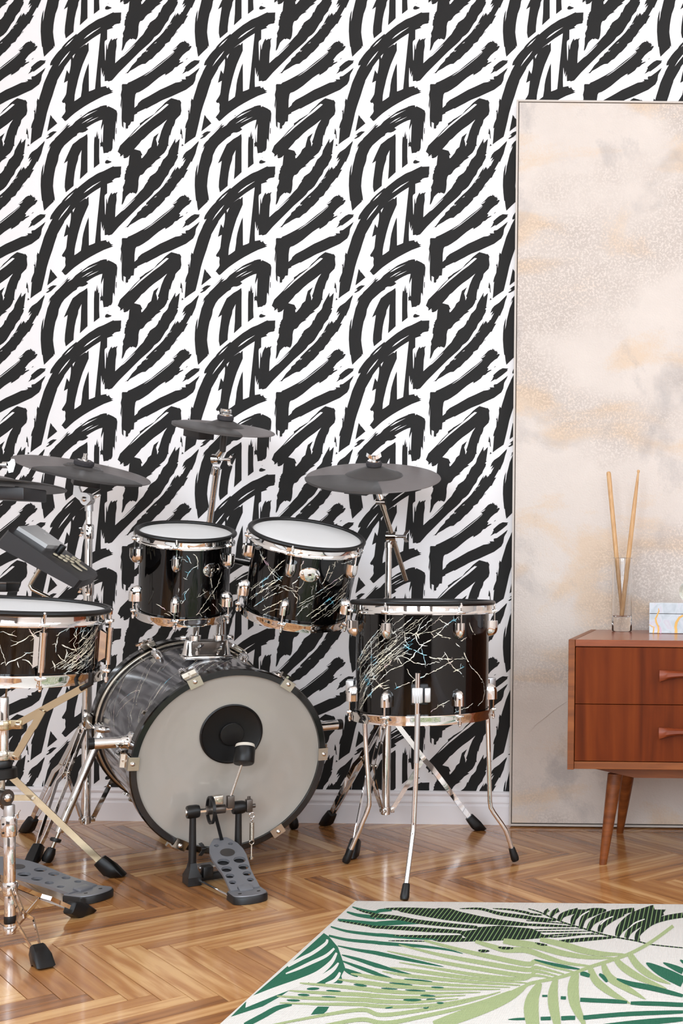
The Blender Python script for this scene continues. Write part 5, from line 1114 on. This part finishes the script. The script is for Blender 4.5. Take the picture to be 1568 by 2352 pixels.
# ------------------------------------------------------------------ hi-hat pad, stand and pedal at the left edge
HX, HY = -1.868, 2.965
hc = V((HX, HY, U(0, 1112, 2.965).z)); hfr = Frame(hc, V((.015, .045, 1)).normalized())
t = thing('hi_hat_pad', 'pair of flat grey hi-hat pads with a black box beneath, cut by the left edge', 'hi-hat pad', hc)
B().lathe(hfr.C, hfr.n, [(.006, -.002), (.19, -.003), (.2045, -.0035), (.2055, -.0005), (.203, .0016), (.09, .0030), (.006, .0035)], 96, cap=False).build('lower_pad', 'rubber3', t, 40)
B().lathe(hfr.C, hfr.n, [(.006, .004), (.150, .0042), (.128, .0060), (.098, .0130), (.085, .0185), (.060, .0230), (.006, .0240)], 96, cap=False).build('upper_pad', 'rubber2', t, 40)
B().box(hfr.pt(70, .098, -.0045), hfr.tan(70)*.004, hfr.dirv(70)*.004, hfr.n*.002).build('cable_clip', 'plastic', t)
bb_ = U(54, 1143, 2.86); B().box(V((bb_.x-.085, 2.91, U(30, 1131, 2.86).z)), (.085, 0, -.003), (0, .05, 0), (0, 0, .0155), .003).build('sensor_box', 'plastic', t, 30)
st = thing('hi_hat_stand', 'chrome hi-hat stand with perforated foot pedal at the left edge', 'hi-hat stand', (HX, HY, 0))
B().tube([(HX, HY, .03), (HX, HY, .62)], .0125, 20).build('lower_tube', 'chrome', st); B().tube([(HX, HY, .6), (HX, HY, hc.z-.03)], .0095, 20).build('upper_tube', 'chrome', st); B().tube([(HX, HY, hc.z-.035), (HX, HY, hc.z+.13)], .0035, 10).build('pull_rod', 'chrome', st)
cl = U(10, 1068, HY); b = B(); b.tube([V((HX, HY, cl.z)), cl], .0045, 12); b.lathe(V((HX, HY, cl.z-.02)), (0, 0, 1), [(.004, 0), (.012, .001), (.012, .04), (.004, .041)], 18); b.tube([U(8, 1068, HY), U(19, 1068, HY)], .0085, 16)
b.loft([[U(x, y, HY+e) for x, y in ((33, 1055), (35, 1066), (30, 1084), (20, 1086), (18, 1078), (20, 1072), (17, 1062), (22, 1060), (27, 1054))] for e in (-.005, .005)]); b.build('clutch_wing', 'chrome', st)
for i, fq in enumerate((FL(268, 2014), V((-2.12, 2.75, 0)), V((-2.02, 3.27, 0)))):
    low = V((HX, HY, .10)); hz = V((fq.x-HX, fq.y-HY, 0)).normalized(); sd = V((-hz.y, hz.x, 0)); A = V((HX, HY, .345)) + hz*.02; dr = (A-fq).normalized(); E = fq + dr*.040
    B().strap([A, A.lerp(E, .55), A.lerp(E, .56), E], sd, .0165, .003).build('leg', 'brass', st, 20); rubber_foot(st, fq, dr, .0175, .062)
    pv = A.lerp(E, .42); b = B(); b.strap([V((HX, HY, pv.z+.006)), pv+V((0, 0, 0))], sd, .015, .003); b.build('brace', 'brass', st, 20); b = B(); b.tube([pv-sd*.006, pv+sd*.006], .004, 10); b.build('rivet', 'steel', st)
b = B(); b.lathe((HX, HY, .33), (0, 0, 1), [(.01, 0), (.019, .001), (.019, .035), (.01, .036)], 24); b.build('leg_collar', 'chrome', st)
hh = FL(225, 2068); hd_ = V((.955, -.30, 0)).normalized(); hs = V((-hd_.y, hd_.x, 0))
footboard(st, V((hh.x, hh.y, 0)) - hd_*.045, hd_, hs, .30, .024, .075, W=.094)
b = B(); b.box(V((HX, HY, .012)), hd_*.05, hs*.045, V((0, 0, .009)), .004); b.build('base_block', 'blackmetal', st)

# ------------------------------------------------------------------ snare stand
SX, SY = -1.5055, 2.515
st = thing('snare_stand', 'chrome snare stand with a basket holding the snare drum at the left edge', 'snare stand', (SX, SY, 0))
def sp_(x, y): return U(x, y, SY)
def vtube(name, x, y0, y1, r, mat='chrome', seg=20, bulge=None):
    p0, p1 = sp_(x, y0), sp_(x, y1); B().lathe(p1, p0-p1, [(.003, 0), (r*.94, .0006), (r, .003), (r, (p0-p1).length-.003), (r*.94, (p0-p1).length-.0006), (.003, (p0-p1).length)], seg).build(name, mat, st, 35)
for nm, x, y0, y1, r, mt in (('basket_tube', 7, 1600, 1730, .0105, 'chrome'), ('arm_collar', 7, 1654, 1677, .0175, 'brass'), ('slide_collar', 5, 1725, 1747, .0165, 'steel'), ('tension_nut', 3, 1746, 1764, .0205, 'blackmetal'), ('tension_nut', 3, 1763, 1789, .0300, 'rubber'), ('threaded_rod', 3, 1788, 1815, .0070, 'steel'),
 ('upper_tube', 21, 1848, 1885, .0110, 'alu'), ('height_collar', 21, 1874, 1921, .0152, 'chrome'), ('lower_tube', 22, 1915, 2030, .0115, 'chrome'), ('leg_collar', 23, 2026, 2056, .0145, 'chrome'), ('foot_tube', 23, 2050, 2140, .0110, 'chrome'), ('tape_band', 23, 2102, 2121, .0117, 'rubber'), ('bottom_hub', 22, 2126, 2146, .0125, 'chrome')): vtube(nm, x, y0, y1, r, mt)
tl = sp_(10, 1829); b = B(); b.tube([tl-V((.012, 0, 0)), tl+V((.008, 0, 0))], .0150, 24); b.tube([tl+V((-.02, -.004, 0)), tl+V((.016, -.016, 0))], .0170, 28); b.tube([tl+V((0, 0, -.016)), sp_(20, 1856)], .010, 14); b.build('tilter', 'grey_block', st)
b = B(); disc_at(b, tl+V((.017, -.017, 0)), V((.9, -.4, 0)), .0085, .003, 18, .003); b.build('tilter_bolt', 'chrome', st)
e = B(); 
for y in (1890, 1910): disc_at(e, sp_(17, y) + V((0, -.0150, 0)), V((0, -1, 0)), .0024, .001, 10)
e.build('collar_hole', 'dark_gap', st)
b = B(); wingnut(b, sp_(36, 1872), V((1, -.1, .3)), V((.2, 0, 1)), .5); b.build('collar_wing', 'chrome', st)
# basket arms
for k, ang in enumerate((0, 120, 240)):
    R3 = Matrix.Rotation(math.radians(ang), 3, 'Z'); ctr = V((sp_(7, 1660).x, SY, 0))
    def rot(p): q = p - ctr; q2 = R3 @ q; return ctr + q2
    a0, a1 = U(38, 1664, SY), U(197, 1576, SY-.005); c0, c1 = U(36, 1737, SY-.008), U(97, 1633, SY-.008); sd = R3 @ V((0, 1, 0))
    B().strap([rot(a0), rot(a0.lerp(a1, .5)), rot(a1)], sd, .0150, .0028).build('basket_arm', 'brass', st, 20)
    B().strap([rot(c0), rot(c0.lerp(c1, .62)), rot(c0.lerp(c1, .64)+V((.002, 0, .001))), rot(c1)], sd, .0145, .0026).build('arm_brace', 'brass', st, 20)
    b = B(); b.box(rot(U(34, 1664, SY)), R3 @ V((.016, 0, 0)), R3 @ V((0, .004, 0)), V((0, 0, .0095)), .001); b.build('arm_lug', 'brass', st); b = B(); b.box(rot(U(28, 1736, SY)), R3 @ V((.016, 0, 0)), R3 @ V((0, .004, 0)), V((0, 0, .009)), .001); b.build('brace_lug', 'steel', st)
    for p in (U(43, 1664, SY), U(37, 1736, SY), U(97, 1634, SY)):
        q = rot(p); n_ = -(R3 @ V((0, 1, 0))); disc_at(B(), q + n_*.004, n_, .0062, .0025, 14, .002).build('rivet', 'steel', st)
    tip = rot(a1); b = B(); dz = (rot(a1)-rot(a0)).normalized(); b.tube([tip-dz*.012, tip+dz*.012, tip+dz*.014+V((0, 0, .022))], .006, 10); b.build('rubber_grip', 'rubber', st)
# legs
low = sp_(23, 2135); up_ = sp_(23, 2040)
for fx in (FL(101, 2222), FL(196, 2100), V((SX-.23, SY+.03, 0))):
    hz = V((fx.x-SX, fx.y-SY, 0)).normalized(); sd = V((-hz.y, hz.x, 0)); A = up_ + hz*.016; dr = (A-fx).normalized(); E = fx + dr*.045
    for sg in (-1, 1):
        B().strap([A+sd*sg*.004, A.lerp(E, .40)+sd*sg*.004, A.lerp(E, .50)+sd*sg*.016, A.lerp(E, .92)+sd*sg*.008, E+sd*sg*.004], sd, .0085, .0024).build('leg_strut', 'chrome', st, 25)
    pv = A.lerp(E, .44); B().strap([pv, low+hz*.012], sd, .009, .0024).build('brace', 'chrome', st, 25); rubber_foot(st, fx, dr, .0170, .055)

# ------------------------------------------------------------------ drum module
mdf = [(17, 1216), (188, 1334), (173, 1353), (-14, 1252)]; ez_ = V((-.043, .185, .012)); F0 = [U(x, y, 2.95) for x, y in mdf]
t = thing('drum_module', 'dark wedge-shaped electronic drum module tilted on a bent rod', 'drum module', (F0[2].x, F0[2].y+.08, F0[2].z))
ex = (F0[1]-F0[0]); ey = (F0[3]-F0[0]); ctr = (F0[0]+F0[1]+F0[2]+F0[3])/4
def sh(k, z, w=0): return [ctr + (p-ctr)*k + ez_*z for p in F0]
top = lambda s, u, e=0: F0[0] + ex*s + ez_*u + nm_*e
nm_ = ex.cross(ez_).normalized()
if nm_.z < 0: nm_ = -nm_
rings = [sh(.95, -.015), sh(1.0, .03), [F0[0]+nm_*.004+ez_*.25, F0[1]-ex*.0+ez_*.25, F0[2]+ez_*.25, F0[3]+ez_*.25], [F0[0]+nm_*.006+ez_*.8, F0[1]-ex*.02+ez_*.8, F0[2]-ex*.02+ez_*.8, F0[3]+ez_*.8], [F0[0]+ez_*1.0, F0[1]-ex*.10+ez_*1.0, F0[2]-ex*.10+ez_*1.0, F0[3]+ez_*1.0]]
B().loft(rings).build('module_case', 'plastic', t, 30)
B().loft([[top(s, u, e) for s, u in ((.03, .22), (.40, .30), (.47, .92), (.03, .96))] for e in (.001, .013)]).build('display_cover', 'screen', t, 30)
b = B(); b.lathe(top(.50, .55, .002), nm_, [(.0005, 0), (.0085, 0), (.0085, .020), (.0075, .022), (.0005, .022)], 20, cap=False); b.build('dial_knob', 'rubber', t)
for s, u in ((.54, .28), (.60, .30), (.66, .32), (.58, .46), (.64, .48), (.70, .49), (.60, .62), (.66, .64), (.72, .66), (.64, .78), (.70, .80)):
    b = B(); c = top(s, u, .0035); b.lathe(c, nm_, [(.0005, 0), (.0062, 0), (.0062, .0022), (.005, .003), (.0005, .003)], 14, cap=False); b.build('button', 'cream', t)
for u in (.38, .62):
    b = B(); c = top(.80, u, .0035); uu = ex.normalized(); vv = ez_.normalized()
    b.loft([[c + uu*(.017*math.cos(2*math.pi*k/20)) + vv*(.0065*math.sin(2*math.pi*k/20)) + nm_*e for k in range(20)] for e in (0, .002)]); b.build('pad_button', 'cream', t)
b = B(); b.tube([U(96, 1300, 3.04), U(72, 1338, 3.04), U(69, 1345, 3.04), U(73, 1353, 3.04), U(112, 1372, 3.06), U(150, 1420, 3.10), V((HX+.1, HY, U(150, 1430, 3.1).z)), V((HX, HY, U(150, 1432, 3.1).z))], .0050, 14); b.build('mount_rod', 'steel', t)
b = B(); b.box(U(4, 1348, 3.14), (.030, 0, 0), (0, .03, 0), (0, 0, .013), .003); o = b.build('rod_clamp', 'blackmetal', t); b = B(); b.box(U(4, 1339, 3.14), (.031, 0, 0), (0, .031, 0), (0, 0, .0025), .001); b.build('rod_clamp_cover', 'grey_block', o)
